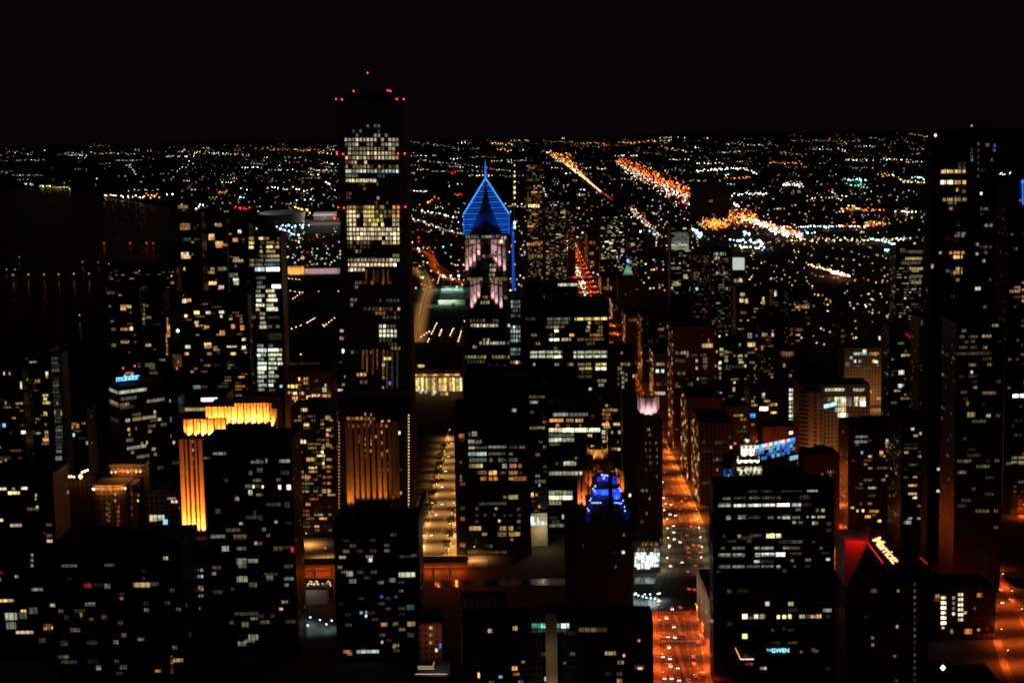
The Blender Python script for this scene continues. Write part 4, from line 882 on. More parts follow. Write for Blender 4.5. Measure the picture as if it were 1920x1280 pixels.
r, X0, X1, zt = bld('small pavilion with amber upper windows over a white-lit base, up the plaza street', 792, 825, 815, 1740, 20, 'stone', name='pavilion', rows='822 793 807 A3 9;822 809 824 Y3 9;834 793 822 W5 8;826 793 824 O2 3')
r = thing('ice_rink', 'floodlit greenish-white rink pavilion with three white lamps on masts in the park', 'rink', G(845, 566))
q = [G(x, y, .3) for x, y in ((822, 571), (872, 571), (868, 536), (828, 536))]
m = MB(); m.poly([(p.x, p.y, .3) for p in q]); m.poly([(p.x, p.y, .02) for p in reversed(q)]); part('ice', m, plain('ice', (.5, .6, .55)), r)
m = MB(); f0, f1 = q[0], q[1]; m.box(f0.x, f1.x, f0.y - 4, f0.y, .31, 9); part('front_wall', m, plain('pale_panel', (.55, .6, .5)), r)
for x, rr in ((832, 2.6), (846, 1.7), (861, 2.2)):
    p = P(x, 551, q[2].y - 60); m = MB(); m.octa((p.x, p.y, 26), rr); part('mast_lamp', m, glow((.75, 1, .95), 7), r); m = MB(); m.beam((p.x, p.y, .3), (p.x, p.y, 25), .3); part('lamp_mast', m, STEEL, r)
    bulb(r, (p.x, p.y - 12, 23), (.6, 1, .85), 14000, .5); bulb(r, (p.x, f0.y - 14, 9), (.7, 1, .7), 4500, .5)
D = 3760
a, b = P(540, 515, D), P(570, 515, D); z1 = P(555, 499, D).z
r = thing('museum', 'classical museum front with columns glowing amber beyond the park', 'museum', ((a.x + b.x) / 2, D + 20, 0))
m = MB(); m.box(a.x, b.x, D, D + 60, 0, z1); part('hall', m, WALL['pale'], r)
m = MB(); m.poly([(a.x + 6, D - 8.2, z1 - 1), (b.x - 6, D - 8.2, z1 - 1), ((a.x + b.x) / 2, D - 8.2, z1 + 5)]); m.box(a.x + 6, b.x - 6, D - 8, D - .1, z1 - 3, z1 - 1); part('pediment', m, WALL['pale'], r)
for i in range(6): x = a.x + 7 + (b.x - a.x - 14) * i / 5; m = MB(); m.cone(x, D - 6.5, 3, z1 - 3.01, .9, .75, 10); part('column', m, WALL['pale'], r)
for i in range(5): x = a.x + 2 + (b.x - a.x - 4) * i / 4; flood(r, (x, D - 22, 1), (x, D, z1 * .6), (1, .45, .09), 36000, 70, 1)
m = MB(); w0, w1 = P(574, 512, D), P(636, 510, D); zz = P(600, 504, D).z; m.box(b.x + .1, w1.x, D + 10, D + 50, 0, zz); 
for i in range(17): x = w0.x + (w1.x - w0.x) * i / 16; m.box(x - 1, x + 1, D + 8.4, D + 9.99, 0, zz + .4)
part('long_wing', m, WALL['pale'], r)
for i in range(5): x = w0.x + (w1.x - w0.x) * (i + .5) / 5; flood(r, (x, D - 12, 1), (x, D + 10, 12), (.8, .6, .75), 14000, 100, 1)
r = thing('stadium', 'large pale oval stadium bowl, dimly lit, far beyond the museum', 'stadium', G(530, 412))
c = G(530, 416); m = MB(); n = 40
for i in range(n):
    t0, t1 = 2 * math.pi * i / n, 2 * math.pi * (i + 1) / n; A = lambda t, k, z: (c.x + 72 * k * math.cos(t), c.y + 190 * k * math.sin(t), z)
    m.poly([A(t0, 1, 0), A(t1, 1, 0), A(t1, 1.08, 34), A(t0, 1.08, 34)]); m.poly([A(t0, 1.08, 34), A(t1, 1.08, 34), A(t1, .6, 4), A(t0, .6, 4)])
part('bowl', m, plain('stadium_concrete', (.35, .36, .34)), r)
for t in (.6, 2.5, 3.7, 5.6): bulb(r, (c.x + 20 * math.cos(t), c.y + 50 * math.sin(t), 40), (.85, 1, .9), 16000, 1)
for x0, y0, x1, y1, hh, lb in ((582, 416, 636, 410, 10, 'long pale white-lit hall roof near the oval stadium'), (588, 428, 632, 434, 8, 'long grey lit shed roof below the white-lit hall roof')):
    A_, B_ = G(x0, y0), G(x1, y1); yy = (A_.y + B_.y) / 2; r = thing('exhibition_hall', lb, 'exhibition hall', ((A_.x + B_.x) / 2, yy, 0))
    m = MB(); m.box(A_.x, B_.x, yy, yy + 110, 0, 16); part('hall', m, WALL['conc'], r)
    m = MB(); N = 8
    for i in range(N):
        t0, t1 = math.pi * i / N, math.pi * (i + 1) / N; y0_, y1_ = yy + 55 - 55 * math.cos(t0), yy + 55 - 55 * math.cos(t1); m.poly([(A_.x, y0_, 16 + 12 * math.sin(t0)), (B_.x, y0_, 16 + 12 * math.sin(t0)), (B_.x, y1_, 16 + 12 * math.sin(t1)), (A_.x, y1_, 16 + 12 * math.sin(t1))])
    part('roof', m, WALL['pale'], r)
    for i in range(3): bulb(r, (A_.x + (B_.x - A_.x) * (i + .5) / 3, yy - 40, 50), (1, .92, .85), 50000 if hh == 10 else 14000, 1)
# double-deck riverside drive
r = thing('double_deck_drive', 'double-deck riverside drive, its lower level glowing orange between square columns', 'viaduct', (-100, 1190, 0))
m = MB(); m.box(-300, -44, 1180, 1202, 7.2, 8.4); m.box(-300, -44, 1179.5, 1179.99, 8.0, 9.4); part('upper_deck', m, walkm, r)
for i in range(21):
    x = -296 + i * 12; m = MB(); m.box(x - .7, x + .7, 1181, 1182.4, .13, 7.19); part('column', m, walkm, r)
m = MB(); m.box(-300, -44, 1202.01, 1202.8, 0, 8.3); part('back_wall', m, walkm, r)
m = MB(); m.box(-300, -44, 1168.1, 1203, .02, .11); part('lower_road', m, asph, r)
for i in range(16): x = -292 + i * 16; bulb(r, (x, 1190, 6.4), (1, .12, .008), 9000, .3)
for i in range(14): x = -220 + i * 13; bulb(r, (x, 1173, 5.6), (1, .18, .015), 900, .3)
# riverside quay lamps and pale decks in the left gap
gQ = 'small white lamps on the river quay'
LQ = lamp_proto('quay_lamp', 'small bluish white lamp on the river quay', gQ, (.7, .95, 1), h=5, r=.55, strength=7, power=900, light_col=(.7, .95, 1))
for x, y in ((1183, 1112), (1190, 1114), (1197, 1116), (1205, 1118), (1212, 1120), (1220, 1121), (1228, 1122), (1192, 1104), (1209, 1104), (1193, 1093), (1233, 1106), (1237, 1098), (1219, 1094), (572, 1153), (582, 1157), (577, 1172), (573, 1162), (600, 1162), (612, 1170), (622, 1163), (786, 1005), (788, 1018)):
    p = G(x, y if x < 1100 else max(y, 1110 + (x % 5)), 5); put_lamp(LQ, (p.x - 1.6, p.y, .1), 0)

# ------------------------------------------------------------------ the rest of the towers, near to far
LX = lamp_proto('street_lamp', 'added orange lamp post throwing street glow on a brown tower front', 'added lamps throwing street glow on brown fronts', (1, .5, .2), power=0, strength=6, spill=15000, light_col=(1, .4, .12))  # lamp posts added to wash three tower fronts with street glow
T = bld
APT = dict(name='apartment_tower', fh=3.1, bw=3.4)
# near row
T('broad dark flat-roofed block in front of the cornice hotel, hardly a window lit', 96, 338, 985, 960, 46, 'black', 'ledge', (.05, 'AYWHN', 1), '1096 251 281 Y2 9;1097 158 172 R2 8;1098 196 206 L2 9;v 84 1000 1010 1 A1;1172 12 30 N2 14;v 270 1070 1084 2 H1;1113 222 233 O1;1121 225 231 O3;1262 218 232 A1;1152 150 155 O2 8;1160 168 176 O2;1190 228 238 P1 8;1198 258 270 A2;1236 80 100 C3 8;1243 84 102 C3;1255 96 100 C4;1230 108 130 A2 8;1205 114 128 C0 10;1257 291 302 O2;1251 180 190 C1 9;v 322 1230 1260 6 O1 6;1250 225 238 H1 8', bay=4)
T('dark apartment block with sparse yellow windows near the lower left corner', -40, 98, 868, 1000, 34, 'dark', '', (.05, 'YAW', 3), '916 0 12 W4;916 22 28 W3;915 40 52 W4;928 66 69 Y3;950 68 72 W3;935 66 68 W3;1073 0 5 R2;1080 28 34 K3;v 60 1040 1060 3 A3;1155 10 32 N2 14;1153 36 50 L2 13;1144 54 70 L1 12;1175 82 98 O1 12;1178 82 88 W4;1176 96 99 W4;1200 74 86 W1 9', name='apartment_tower', fh=3.3, bw=3.6)
r_, _, _, _ = T('dark glass tower directly in front of the orange floodlit tower, scattered greenish windows', 381, 546, 803, 1000, 40, 'dark', '', (.08, 'NYHCA', 1), '''
850 399 424 N2;858 382 393 N1 4;866 470 494 N1;864 481 489 Y2 6;863 498 501 N3 8;864 524 543 C3 6;864 538 544 A2;881 482 492 H1 8;886 467 473 N2 8;886 526 542 H1 7;888 376 392 Y1 7;900 474 482 Y2;900 480 490 Y1;899 518 526 N1;912 474 477 W4;912 491 494 W4;913 522 527 W4 8;913 537 545 W4 9;923 466 473 N3 10;927 480 492 Y1;935 382 412 L2 8;933 440 446 A2;946 534 543 A1 11;958 404 414 N1 9;961 476 480 A1 9;970 486 492 H1 10;975 386 412 L1 9;980 536 546 L1;978 515 521 N2;981 449 455 Y2
1006 438 462 Y2 8;1003 500 506 A2;1018 477 484 A2 6;1018 485 492 P1;1028 415 429 N2 10;1028 512 530 Y1 8;1051 385 418 Y2 7;1052 444 462 N2 12;1051 465 484 N2 7;1060 447 462 H1 8;1085 444 464 N2 11;1083 500 512 N1 9;1096 466 482 N1 9;1104 434 440 H1;1141 386 404 N2 11;1150 440 484 N1 6;1159 470 483 N2;1170 454 466 N2 9;1194 466 484 N2 11;1203 458 462 W3;1206 446 462 N2 9;1236 414 424 H1 9;1254 470 486 N2 6;1230 486 500 C2 9;1265 515 525 Y2 9;1264 529 532 Y4 6;1076 494 520 Y1 4;1128 528 540 A2;1141 524 530 A3''')
T('low dark wing at the foot of the floodlit tower, in front of its podium', 344, 381, 1012, 1006, 24, 'dark', '', None, 'g 1033 350 382 5 C3 .9;g 1068 351 382 4 Y2;g 1080 351 382 5 C2;g 1100 351 382 6 A2 .7;g 1104 351 382 6 N2 .5;g 1116 351 382 5 N3 .9;g 1140 351 382 5 N2 .7;v 346 1020 1260 1 A0', name='office_wing', roof=0)
T('dark apartment tower with mixed warm windows standing in front of the golden pier tower', 624, 784, 951, 985, 38, 'dark', '', (.09, 'AWNHY', 1), '1044 636 648 N2;1072 640 652 A1;1043 686 700 H2;1049 690 698 N3 8;1075 650 662 N3 10;1077 748 778 N3 9;1043 748 770 H1;1089 655 668 N2 8;1087 730 742 H2 8;1107 748 756 A2;1118 712 718 B4;1118 740 745 B3;1148 675 680 K3;1154 684 688 C4;1147 685 688 K3;1138 762 776 T1 9;1170 714 726 O3 7;1168 740 746 A2;1169 764 778 Y3 9;1202 625 650 O2 9;1203 714 718 W4;1212 736 742 A3;1221 644 658 O3 6;1221 669 710 C3 6;1275 628 676 C4 6;1275 680 712 A3 6;1225 652 660 O3;1218 678 684 O3;1242 683 688 Y3;1240 714 718 A3;1148 688 704 A1;1190 764 776 N1 8', name='apartment_tower', fh=3.2, bw=4)
T('raised roof block on the dark apartment tower before the golden pier tower', 668, 731, 937, 990, 20, 'black', name='roof_house', roof=0)
T('wide low dark building along the bottom edge with a teal-lit window band', 866, 1224, 1138, 880, 18, 'dark', '', (.045, 'AYWNH', 1), '1172.5 996 1012 T3 9;1172.5 1014 1030 T3 9;1172.5 1032 1049 T3 9;1172.5 1051 1067 C3 9;1182 995 1066 H1 6;1180 1085 1106 A1 8;1180 1108 1120 A1 8;1180 1122 1138 A1 8;1140 1026 1030 W4;1140 1046 1052 A4;1140 1068 1073 A1;1177 962 970 A3 8;1208 1026 1030 Y4 7;1272 1020 1028 C4 8;1272 1028 1033 C4;1242 1056 1062 K2;1241 1158 1170 Y2 7;1241 1166 1169 W3;1228 1168 1172 W3;1252 1194 1206 A3;1200 1196 1200 O3;1252 960 970 O3 8;1263 962 974 O2;1240 978 984 Y2;1265 896 900 O4 10;1268 935 942 K3;1182 915 922 A3 7;1180 917 920 W3;1202 850 875 H0 8', name='low_building', bay=4)
T('brilliantly lit glass shopfront at the foot of the pink-crowned tower', 1184, 1238, 1014, 1180, 14, 'pale', '', None, 'g 1030 1190 1236 9 W2 .8;g 1038 1190 1236 9 C3 .8;g 1045 1190 1236 9 C5 .8;g 1052 1190 1236 9 C4 .9;g 1059 1190 1236 9 C5 .8', name='shopfront', roof=0, sil=0)
T('low dim brownish block behind the teal-banded building, a dotted window row under its roof', 862, 948, 1108, 940, 14, 'stone', '', None, '1125 872 880 C1 6;1125 893 905 C1 6;1124 909 925 H2 6;1124 927 938 C2 6', name='low_block', roof=0)
r, X0, X1, zt = T('dimly lit stone stair pier rising in front of the teal-banded low building', 1022, 1044, 1152, 874, 5, 'pale', name='stair_pier', roof=0)
q = P(1033, 1300, 866); bulb(r, (q.x, 866, q.z), (1, .72, .3), 700, .3); q = P(1033, 1235, 864); bulb(r, (q.x, 864, q.z), (1, .72, .3), 420, .3)
T('reddish brick block with three yellow windows stacked in its wall, below the orange drive', 784, 828, 1140, 940, 30, 'brick', '', None, 'v 808 1176 1204 3 Y3 5;1165 807 810 H0 10;1218 817 821 W5 6;1210 824 827 B4 10;1150 830 836 W5 5;1160 848 856 N2 14;1248 790 794 W4;1250 836 842 W3', name='brick_block', roof=1)
r, X0, X1, zt = T('low dark shed whose roof edges are drawn in white light lines', 779, 842, 1240, 905, 26, 'black', name='low_shed', roof=0)
for x0, y0, x1, y1 in ((783, 1249, 812, 1249), (784, 1253, 814, 1253), (812, 1249, 814, 1240), (779, 1263, 838, 1263)):
    m = MB(); m.beam(P(x0, y0, 902), P(x1, y1, 902), .17); part('light_line', m, glow((1, .85, .6), .8), r)
q = P(808, 1180, 930); bulb(r, (q.x, 931, q.z - 6), (1, .3, .12), 1400, .5); q = P(822, 1236, 915); bulb(r, (q.x, 917, q.z), (.8, .9, .9), 500, .3)
T('dark tower with two columns of bright cream windows, beside the red-lit hotel', 1744, 1868, 1075, 1010, 34, 'dark', '', (.02, 'AYHK', 2), 'v 1769 1120 1167 6 W5 9;v 1801 1114 1161 6 W4 9;v 1788 1120 1150 4 W3 5;1117 1753 1763 A3 7;1124 1751 1765 O2;1085 1764 1776 A2 12;1086 1755 1768 W3 4;1061 1766 1769 O4;1094 1812 1826 A3 7;1094 1829 1843 A2 7;1082 1832 1846 H1;1115 1832 1842 O2 8;1140 1826 1830 K2;1183 1808 1822 O3 10;1180 1832 1838 O2;1169 1846 1870 H2 4;1178 1848 1853 R2 6;1148 1808 1812 W3;1183 1782 1787 N2 8;1196 1796 1802 L1 12;1176 1766 1771 Y3 4;1098 1852 1856 C0 9')
r, X0, X1, zt = T('long low roof with one bright bluish lamp at the lower right', 1735, 1885, 1243, 925, 40, 'conc', name='low_roof', roof=0, rows='1268 1750 1760 H0;1268 1765 1790 A0')
m = MB(); p = P(1768, 1251, 922); m.octa(p, 1.5, 1.7); m.k = 1; m.beam(p, (p.x, 926, p.z - 1), .15); part('roof_lamp', m, glow((.8, .95, 1), 3.5), r); bulb(r, (p.x + 1, 921, p.z - 1), (.8, .95, 1), 420, .3)
T('narrow dark building with a cyan stack of windows by the orange corner street', 1904, 1990, 1096, 1125, 40, 'dark', '', (.03, 'AW', 1), 'v 1898 1148 1166 5 K4 5;g 1110 1905 1930 4 C0', name='corner_block')
# second row
T('white box-lit roof block behind the floodlit tower', 332, 425, 741, 1420, 34, 'dark', '', (.02, 'A', 1), '749 377 408 C5 7;767.5 343 388 Y3 6;748 330 352 A1 6;758 332 340 A1;759 401 409 A3 6;744 407 409 Y3 6;728 362 376 C1 12', roof=0)
T('slim apartment tower with stacked amber windows between dark ribs, beside the golden pier tower', 546, 628, 762, 1300, 34, 'brick', 'rib', (.34, 'AOAYW', 2), '768 565 576 A3 6;783 562 572 A2;783 610 620 Y3 7;796 570 580 Y3;805 612 620 A3;814 612 616 O3;828 562 574 Y4 6;835 604 622 A3;847 602 606 W4;861 574 592 A3 7;861 604 622 A3;868 604 608 Y4;875 604 622 A3;894 566 582 O3;894 605 622 O3;920 604 618 W2 8;945 572 582 O3', bay=7.5, yb=1000, **APT)
r, X0, X1, zt = T('wide brick palace block with a dim cornice and rows of blazing orange windows', 533, 622, 697, 1600, 40, 'brick', 'rib', (.4, 'OAOAO', 2), '710 560 564 W4;710 569 577 A3;718 569 577 A3;724 540 558 Y4 6;722 609 613 Y4;730 605 614 N3 8;736 540 548 O3;737 550 556 W4;737 562 570 Y3;741 582 600 A3;742 605 620 O3;746 548 558 O4 6;746 575 600 A4 9;751 552 557 W5;751 562 572 O4;751 581 598 A4 8;757 570 580 O4;764 570 577 Y4 10;764 576 580 W5;755 611 614 W4;762 609 612 N4;724 525 529 K4', bay=5, name='brick_palace', yb=770)
for i in range(4): put_lamp(LX, (X0 + (X1 - X0) * (i + .5) / 4, 1578, 0), math.pi / 2)
r, X0, X1, zt = T('large black block with ragged warm office rows, left of the wide banded block', 868, 991, 690, 1235, 46, 'dark', '', None, '''
814 878 885 H1 8;813 885 894 N3 9;828 878 888 W3 8;828 888 903 N2 7;839 879 890 W3;839 892 912 H1 4;838 915 950 N1 5;838 954 970 N1;838 974 985 A2;850.5 878 894 C2 7;850.5 895 912 C3 7;850.5 916 948 H1 5;850.5 954 961 C1;862 880 912 H2 7;862 918 924 N1 7;862 934 942 A2 7;862 944 949 N1;862 954 970 P2 7;873 880 892 Y2 7;873 891 905 Y4 7;873 942 950 H2 8;873 955 968 O3 7;873 971 978 A2 7;885.5 896 912 A2 7;886 916 932 A3 8;886 938 948 A1;886 954 970 A2 7;886 973 979 A1
897 900 912 O3 7;897 916 923 O2 7;897 926 933 O3 7;897 954 962 A3;897 962 987 O3 8;931 944 950 Y2;931.5 954 971 Y3 8;944 898 950 H0;953 892 896 Y1 6;953 928 933 N3;954 970 976 O2;965 892 896 Y1;965 907 912 Y1;965 925 929 H1;966 944 948 A1;965 954 960 H1;966 971 976 A1;976 934 938 W3;977 892 896 H1;977 970 976 H2;990 880 903 A3 8;990 937 950 A3 8;990 954 962 A2 8;989 971 976 A1;1001 904 913 A2;1001 933 950 A3 8;1001 955 975 A3 8;1011 957 962 A2;1015 890 896 H0 8;1022 908 914 H0;1023 917 923 N1 6;1035 895 950 O1;1035 918 925 O2;1035 954 985 A1
817 866 870 O3 8;825 867 870 O1;866 868 872 O2;893 868 872 O2 6;900 868 872 O2;907 868 872 O2;952 868 872 A1 6;972 868 872 O3 7;1021 868 873 O3 8''')
T('slim dark block with a string of amber lamps, on the plaza street kerb', 850, 868, 748, 1238, 40, 'black', '', None, '817 860 866 O3 8;825 862 866 O1;866 862 866 O2;893 862 866 O2 6;900 862 866 O2;907 863 867 O2;952 863 867 A1 6;972 863 867 O3 7;1021 863 867 O3 8', name='plaza_block', roof=0)
T('narrow dark slab with faint yellow rows squeezed between two wide dark blocks', 990, 1026, 708, 1270, 40, 'dark', '', (.12, 'YNAH', 1), '769 960 968 N2 6;769 982 1022 C3 7;736 972 1020 A1 4;744 990 1022 A1 5;802 992 1022 Y2 5;834 990 1018 A1;852 990 1000 Y2 6;852 1004 1012 Y2 6;860 990 1022 N2;884 990 998 T2 8;892 1004 1012 C2;902 991 1000 C2 6;902 1003 1023 C2 6;909 1010 1013 N3;927 996 1001 A3 8;927 1004 1008 O2;949 1009 1013 O3;958 1002 1010 A2', yb=970)
q = P(1008, 975, 1269)
r, X0, X1, zt = T('brightly lit glass lobby at the foot of the narrow dark slab', 991, 1026, 962, 1262, 6, 'pale', name='glass_lobby', roof=0, rows='976 991 1001 C4 16;972 1003 1010 N4 8;980 1003 1025 C4 8')
bulb(r, (P(1015, 1000, 1250).x, 1252, 14), (1, .75, .35), 3200, .4); bulb(r, (P(1018, 985, 1250).x, 1254, 24), (.9, 1, .8), 900, .4)
T('wide dark block with long cream window rows, behind the gold-lit crown', 1027, 1128, 758, 1300, 30, 'dark', '', None, '''
777 1037 1065 N2 6;777 1067 1102 N2 6;780 1108 1114 R2;788 1030 1056 O4 6;788 1061 1075 A3 6;788 1079 1093 A3 6;797 1042 1048 Y3 6;797 1062 1068 Y1;797 1086 1090 Y2;806 1029.5 1053 W4 7.5;806 1054 1077 N4 7.5;806 1078 1102 N4 7.5;806 1104 1125 N4 7.5;815.5 1029.5 1076 N2 7;824.5 1029.5 1053 N3 7;824.5 1054 1077 N3 7;816 1102 1110 A3;833 1030 1050 N0
858 1078 1082 H1;869 1057 1060 Y3 7;869 1042 1046 Y2;868 1058 1078 N3 7;869 1066 1080 Y3 7;887 1029.5 1053 N3 7;887 1054 1077 W3 7;887 1078 1093 N3 7;887 1080 1092 W3;923 1029.5 1053 N3 7;923 1054 1073 N3 7;932.5 1029.5 1053 W4 8;932.5 1054 1073 N4 8;942.5 1030 1052 N2 7;968 1054 1066 N3 8;970 1030 1045 H0;978 1034 1050 A1 7;985 1030 1066 N2 6;994 1040 1050 N3 7;994 1051 1071 W3 7''')
T('dark block with short amber and yellow rows, left of the pink-crowned tower', 1124, 1197, 748, 1345, 24, 'dark', '', None, '760 1134 1140 Y2;761 1171 1182 Y2;761 1184 1195 Y3 7;769 1130 1136 O3;769 1150 1158 Y2;770 1180 1195 N1;777 1136 1144 O3;795 1129 1142 A4;795 1150 1162 Y3;795 1164 1171 A3 6;810 1128 1136 N3 8;810 1146 1150 Y2;810 1159 1165 Y2 6;809 1165 1171 N3;819 1128 1135 N2;827 1130 1136 A2;828 1157 1160 Y1;838 1108 1114 N3 7;837 1117 1132 N3 8;841 1146 1158 O3;842 1158 1163 Y3;841 1167 1170 N4;882 1154 1170 A3 7;768 1136 1150 O2;784 1130 1146 O2;800 1132 1144 A4;776 1128 1142 A2;849 1100 1104 W3;837 1108 1112 W4', yb=900)
T('dark round-shouldered block left of the avenue, below the yellow-green office slab', 1141, 1191, 652, 1610, 34, 'dark', '', (.02, 'NW', 2), 'g 683 1157 1182 4 Y3 .9;g 691 1159 1166 2 Y2;v 1168 700 725 4 N2 4;v 1174 702 712 2 N2;g 705 1186 1190 1 W4;661 1164 1168 W3;v 1160 690 720 4 H1')
# right wall of the avenue, lit by its lamps
SW = 'stone block of the avenue street wall, '
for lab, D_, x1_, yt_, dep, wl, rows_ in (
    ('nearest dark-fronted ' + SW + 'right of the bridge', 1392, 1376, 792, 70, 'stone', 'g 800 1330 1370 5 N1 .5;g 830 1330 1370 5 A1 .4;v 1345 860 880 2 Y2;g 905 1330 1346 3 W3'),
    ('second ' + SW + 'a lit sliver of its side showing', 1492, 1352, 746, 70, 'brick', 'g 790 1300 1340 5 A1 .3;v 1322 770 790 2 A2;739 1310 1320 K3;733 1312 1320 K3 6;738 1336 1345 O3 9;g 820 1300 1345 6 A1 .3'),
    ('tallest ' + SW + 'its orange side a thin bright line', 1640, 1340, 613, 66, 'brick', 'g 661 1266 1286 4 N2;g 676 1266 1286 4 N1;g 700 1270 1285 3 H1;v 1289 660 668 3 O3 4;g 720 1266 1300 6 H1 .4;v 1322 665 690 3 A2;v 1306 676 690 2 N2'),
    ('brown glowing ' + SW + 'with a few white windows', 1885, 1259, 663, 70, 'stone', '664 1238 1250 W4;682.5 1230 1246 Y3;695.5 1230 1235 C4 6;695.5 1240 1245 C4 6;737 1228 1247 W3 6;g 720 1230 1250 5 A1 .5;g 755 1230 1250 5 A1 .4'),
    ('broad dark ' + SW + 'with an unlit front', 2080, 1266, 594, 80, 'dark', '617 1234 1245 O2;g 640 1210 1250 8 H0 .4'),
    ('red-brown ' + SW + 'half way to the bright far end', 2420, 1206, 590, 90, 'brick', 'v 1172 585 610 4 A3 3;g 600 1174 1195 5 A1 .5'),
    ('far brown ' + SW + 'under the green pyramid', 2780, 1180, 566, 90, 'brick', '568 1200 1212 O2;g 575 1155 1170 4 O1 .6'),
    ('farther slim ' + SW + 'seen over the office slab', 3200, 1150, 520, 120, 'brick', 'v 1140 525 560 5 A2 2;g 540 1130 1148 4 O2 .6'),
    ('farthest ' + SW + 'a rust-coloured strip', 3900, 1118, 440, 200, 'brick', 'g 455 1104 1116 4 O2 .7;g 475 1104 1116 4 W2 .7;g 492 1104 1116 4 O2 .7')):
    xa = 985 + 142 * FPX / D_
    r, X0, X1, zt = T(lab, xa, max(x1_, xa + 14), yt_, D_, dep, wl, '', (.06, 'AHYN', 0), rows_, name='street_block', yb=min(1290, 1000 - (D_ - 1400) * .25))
    gs = random.Random(int(D_))                              # glowing panes added to give the side over the avenue its orange light
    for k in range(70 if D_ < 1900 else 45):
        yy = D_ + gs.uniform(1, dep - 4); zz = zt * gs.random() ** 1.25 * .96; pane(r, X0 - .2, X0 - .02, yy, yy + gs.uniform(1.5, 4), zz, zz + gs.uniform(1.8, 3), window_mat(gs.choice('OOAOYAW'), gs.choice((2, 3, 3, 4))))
# left wall of the avenue far away and the southern towers
T('tall thin dark tower speckled with orange windows right of the mast', 985, 1017, 302, 2650, 30, 'dark', '', (.5, 'OAOAY', 2), 'g 386 990 1012 5 Y4;g 458 984 1013 8 O3;g 480 984 1030 8 A2', yb=530, **APT)
T('warm-windowed apartment slab left of the far bright avenue', 1020, 1062, 372, 3450, 40, 'dark', '', (.36, 'OAWWN', 2), '', yb=560, **APT)
T('slim apartment tower with a lit edge beside the far bright avenue', 1064, 1078, 392, 3650, 30, 'brick', '', (.3, 'OAW', 2), '', yb=470, **APT)
T('brown-ribbed chimney-like tower beside the far bright avenue', 1112, 1122, 410, 4100, 16, 'brick', '', (.1, 'OA', 2), 'v 1085 420 480 8 O1 4', yb=500, **APT)
T('apartment slab with columns of cream windows and four lit fins on its roof', 1124, 1172, 398, 3500, 30, 'dark', '', (.34, 'WNYN', 3), 'v 1129 380 392 1 A1 2;v 1139.5 379 392 1 A1 2;v 1149 379 392 1 A2 2;v 1159.5 378 392 1 A1 2;386 1089 1111 B4 4;390 1090 1111 A3 3', yb=520, **APT)
T('apartment tower with loose columns of cream windows right of the four-finned slab', 1176, 1206, 440, 3300, 30, 'dark', '', (.22, 'WNYO', 2), '458 1183 1190 O3;448 1232 1250 A3', yb=560, **APT)
D = 2760
r, X0, X1, zt = T('dark tower topped by a small green-lit pyramid with a blue beacon', 1158, 1198, 520, D, 30, 'brick', '', (.05, 'OA', 1), 'g 523 1172 1186 4 O3', name='pyramid_tower', roof=0)
p0, p1, pa = P(1166, 517, D + 2), P(1190, 517, D + 2), P(1177.5, 496, D + 14)
m = MB(); m.box(p0.x, p1.x, D + 3, D + 24, zt + .01, p0.z); m.cone((p0.x + p1.x) / 2, D + 13, p0.z + .01, pa.z, 12.5, 3, 4, math.pi / 4); part('pyramid_roof', m, plain('green_copper', (.22, .36, .3)), r)
for x in (1168, 1178, 1188): p = P(x, 516, D - 8); flood(r, (p.x, D - 10, p.z - 1), (p.x, D + 8, p.z + 12), (.6, 1, .72), 9000, 80, 1)
m = MB(); m.octa((pa.x, D + 13, P(1178, 490, D).z), 2.3, 3.4); part('beacon', m, glow((.08, .3, 1), 4), r)
T('dark tower with pale striped floors right of the green pyramid', 1256, 1296, 418, 2620, 34, 'dark', '', (.16, 'NYH', 2), '448 1259 1292 H2;454 1259 1291 H2;460 1259 1291 N2;466 1259 1291 N2;503 1259 1276 H2;520 1282 1290 Y3;530 1262 1272 N2;533 1260 1276 Y2;517 1281 1289 N3;438 1262 1290 H1;442 1265 1292 H1', yb=560)
T('unlit black tower cutting a dark rectangle into the far highway lights', 1297, 1366, 347, 5800, 70, 'black', 'ledge', None, '377 1329 1336 A1;402 1335 1340 H1', bay=8, beacon=0)
r, X0, X1, zt = T('slim tower whose corner-top is a glowing white lantern box', 1374, 1400, 512, 2420, 24, 'brick', '', (0.168, 'AWO', 2), 'v 1388 524 530 1 O3;g 526 1372 1392 5 W3', yb=640, name='lantern_tower', roof=0)
q0, qm, q1 = P(1375.5, 484, 2421), P(1387, 484, 2421), P(1397, 487, 2421); zz = P(1385, 506, 2421).z
for a_, b_ in ((q0, qm), (qm, q1)): pane(r, a_.x, b_.x - .9, 2421, 2432, zz, a_.z, glow((.86, .9, .8), .62, 'lantern_glass'), 'lantern_panel')
m = MB(); m.box(q0.x - .4, q1.x + .4, 2420.9, 2440, zt + .01, zz - .02); m.box(q0.x, q1.x, 2432.1, 2440, zz, q0.z - .3); part('lantern_frame', m, STEEL, r)
T('dark tower speckled with dim cream windows left of the lantern tower', 1333, 1372, 470, 2500, 34, 'dark', '', (0.45, 'HNYA', 1), 'g 476 1338 1362 6 N2;g 484 1340 1350 2 Y3;g 512 1338 1365 6 H2 .7;g 541 1357 1365 2 N2', yb=640)
T('dark tower with brownish windows right of the pale striped tower', 1298, 1332, 470, 2560, 30, 'brick', '', (0.45, 'AHON', 1), 'g 513 1300 1312 3 O2;g 541 1303 1310 1 T3', yb=640)
T('dark tower with yellow window pairs below the lantern tower', 1380, 1425, 540, 2250, 34, 'dark', '', (0.105, 'YN', 2), '552 1388 1396 Y3 6;563 1387 1394 W3 7;564 1397 1402 Y3 8;586 1388 1400 O2', yb=650)
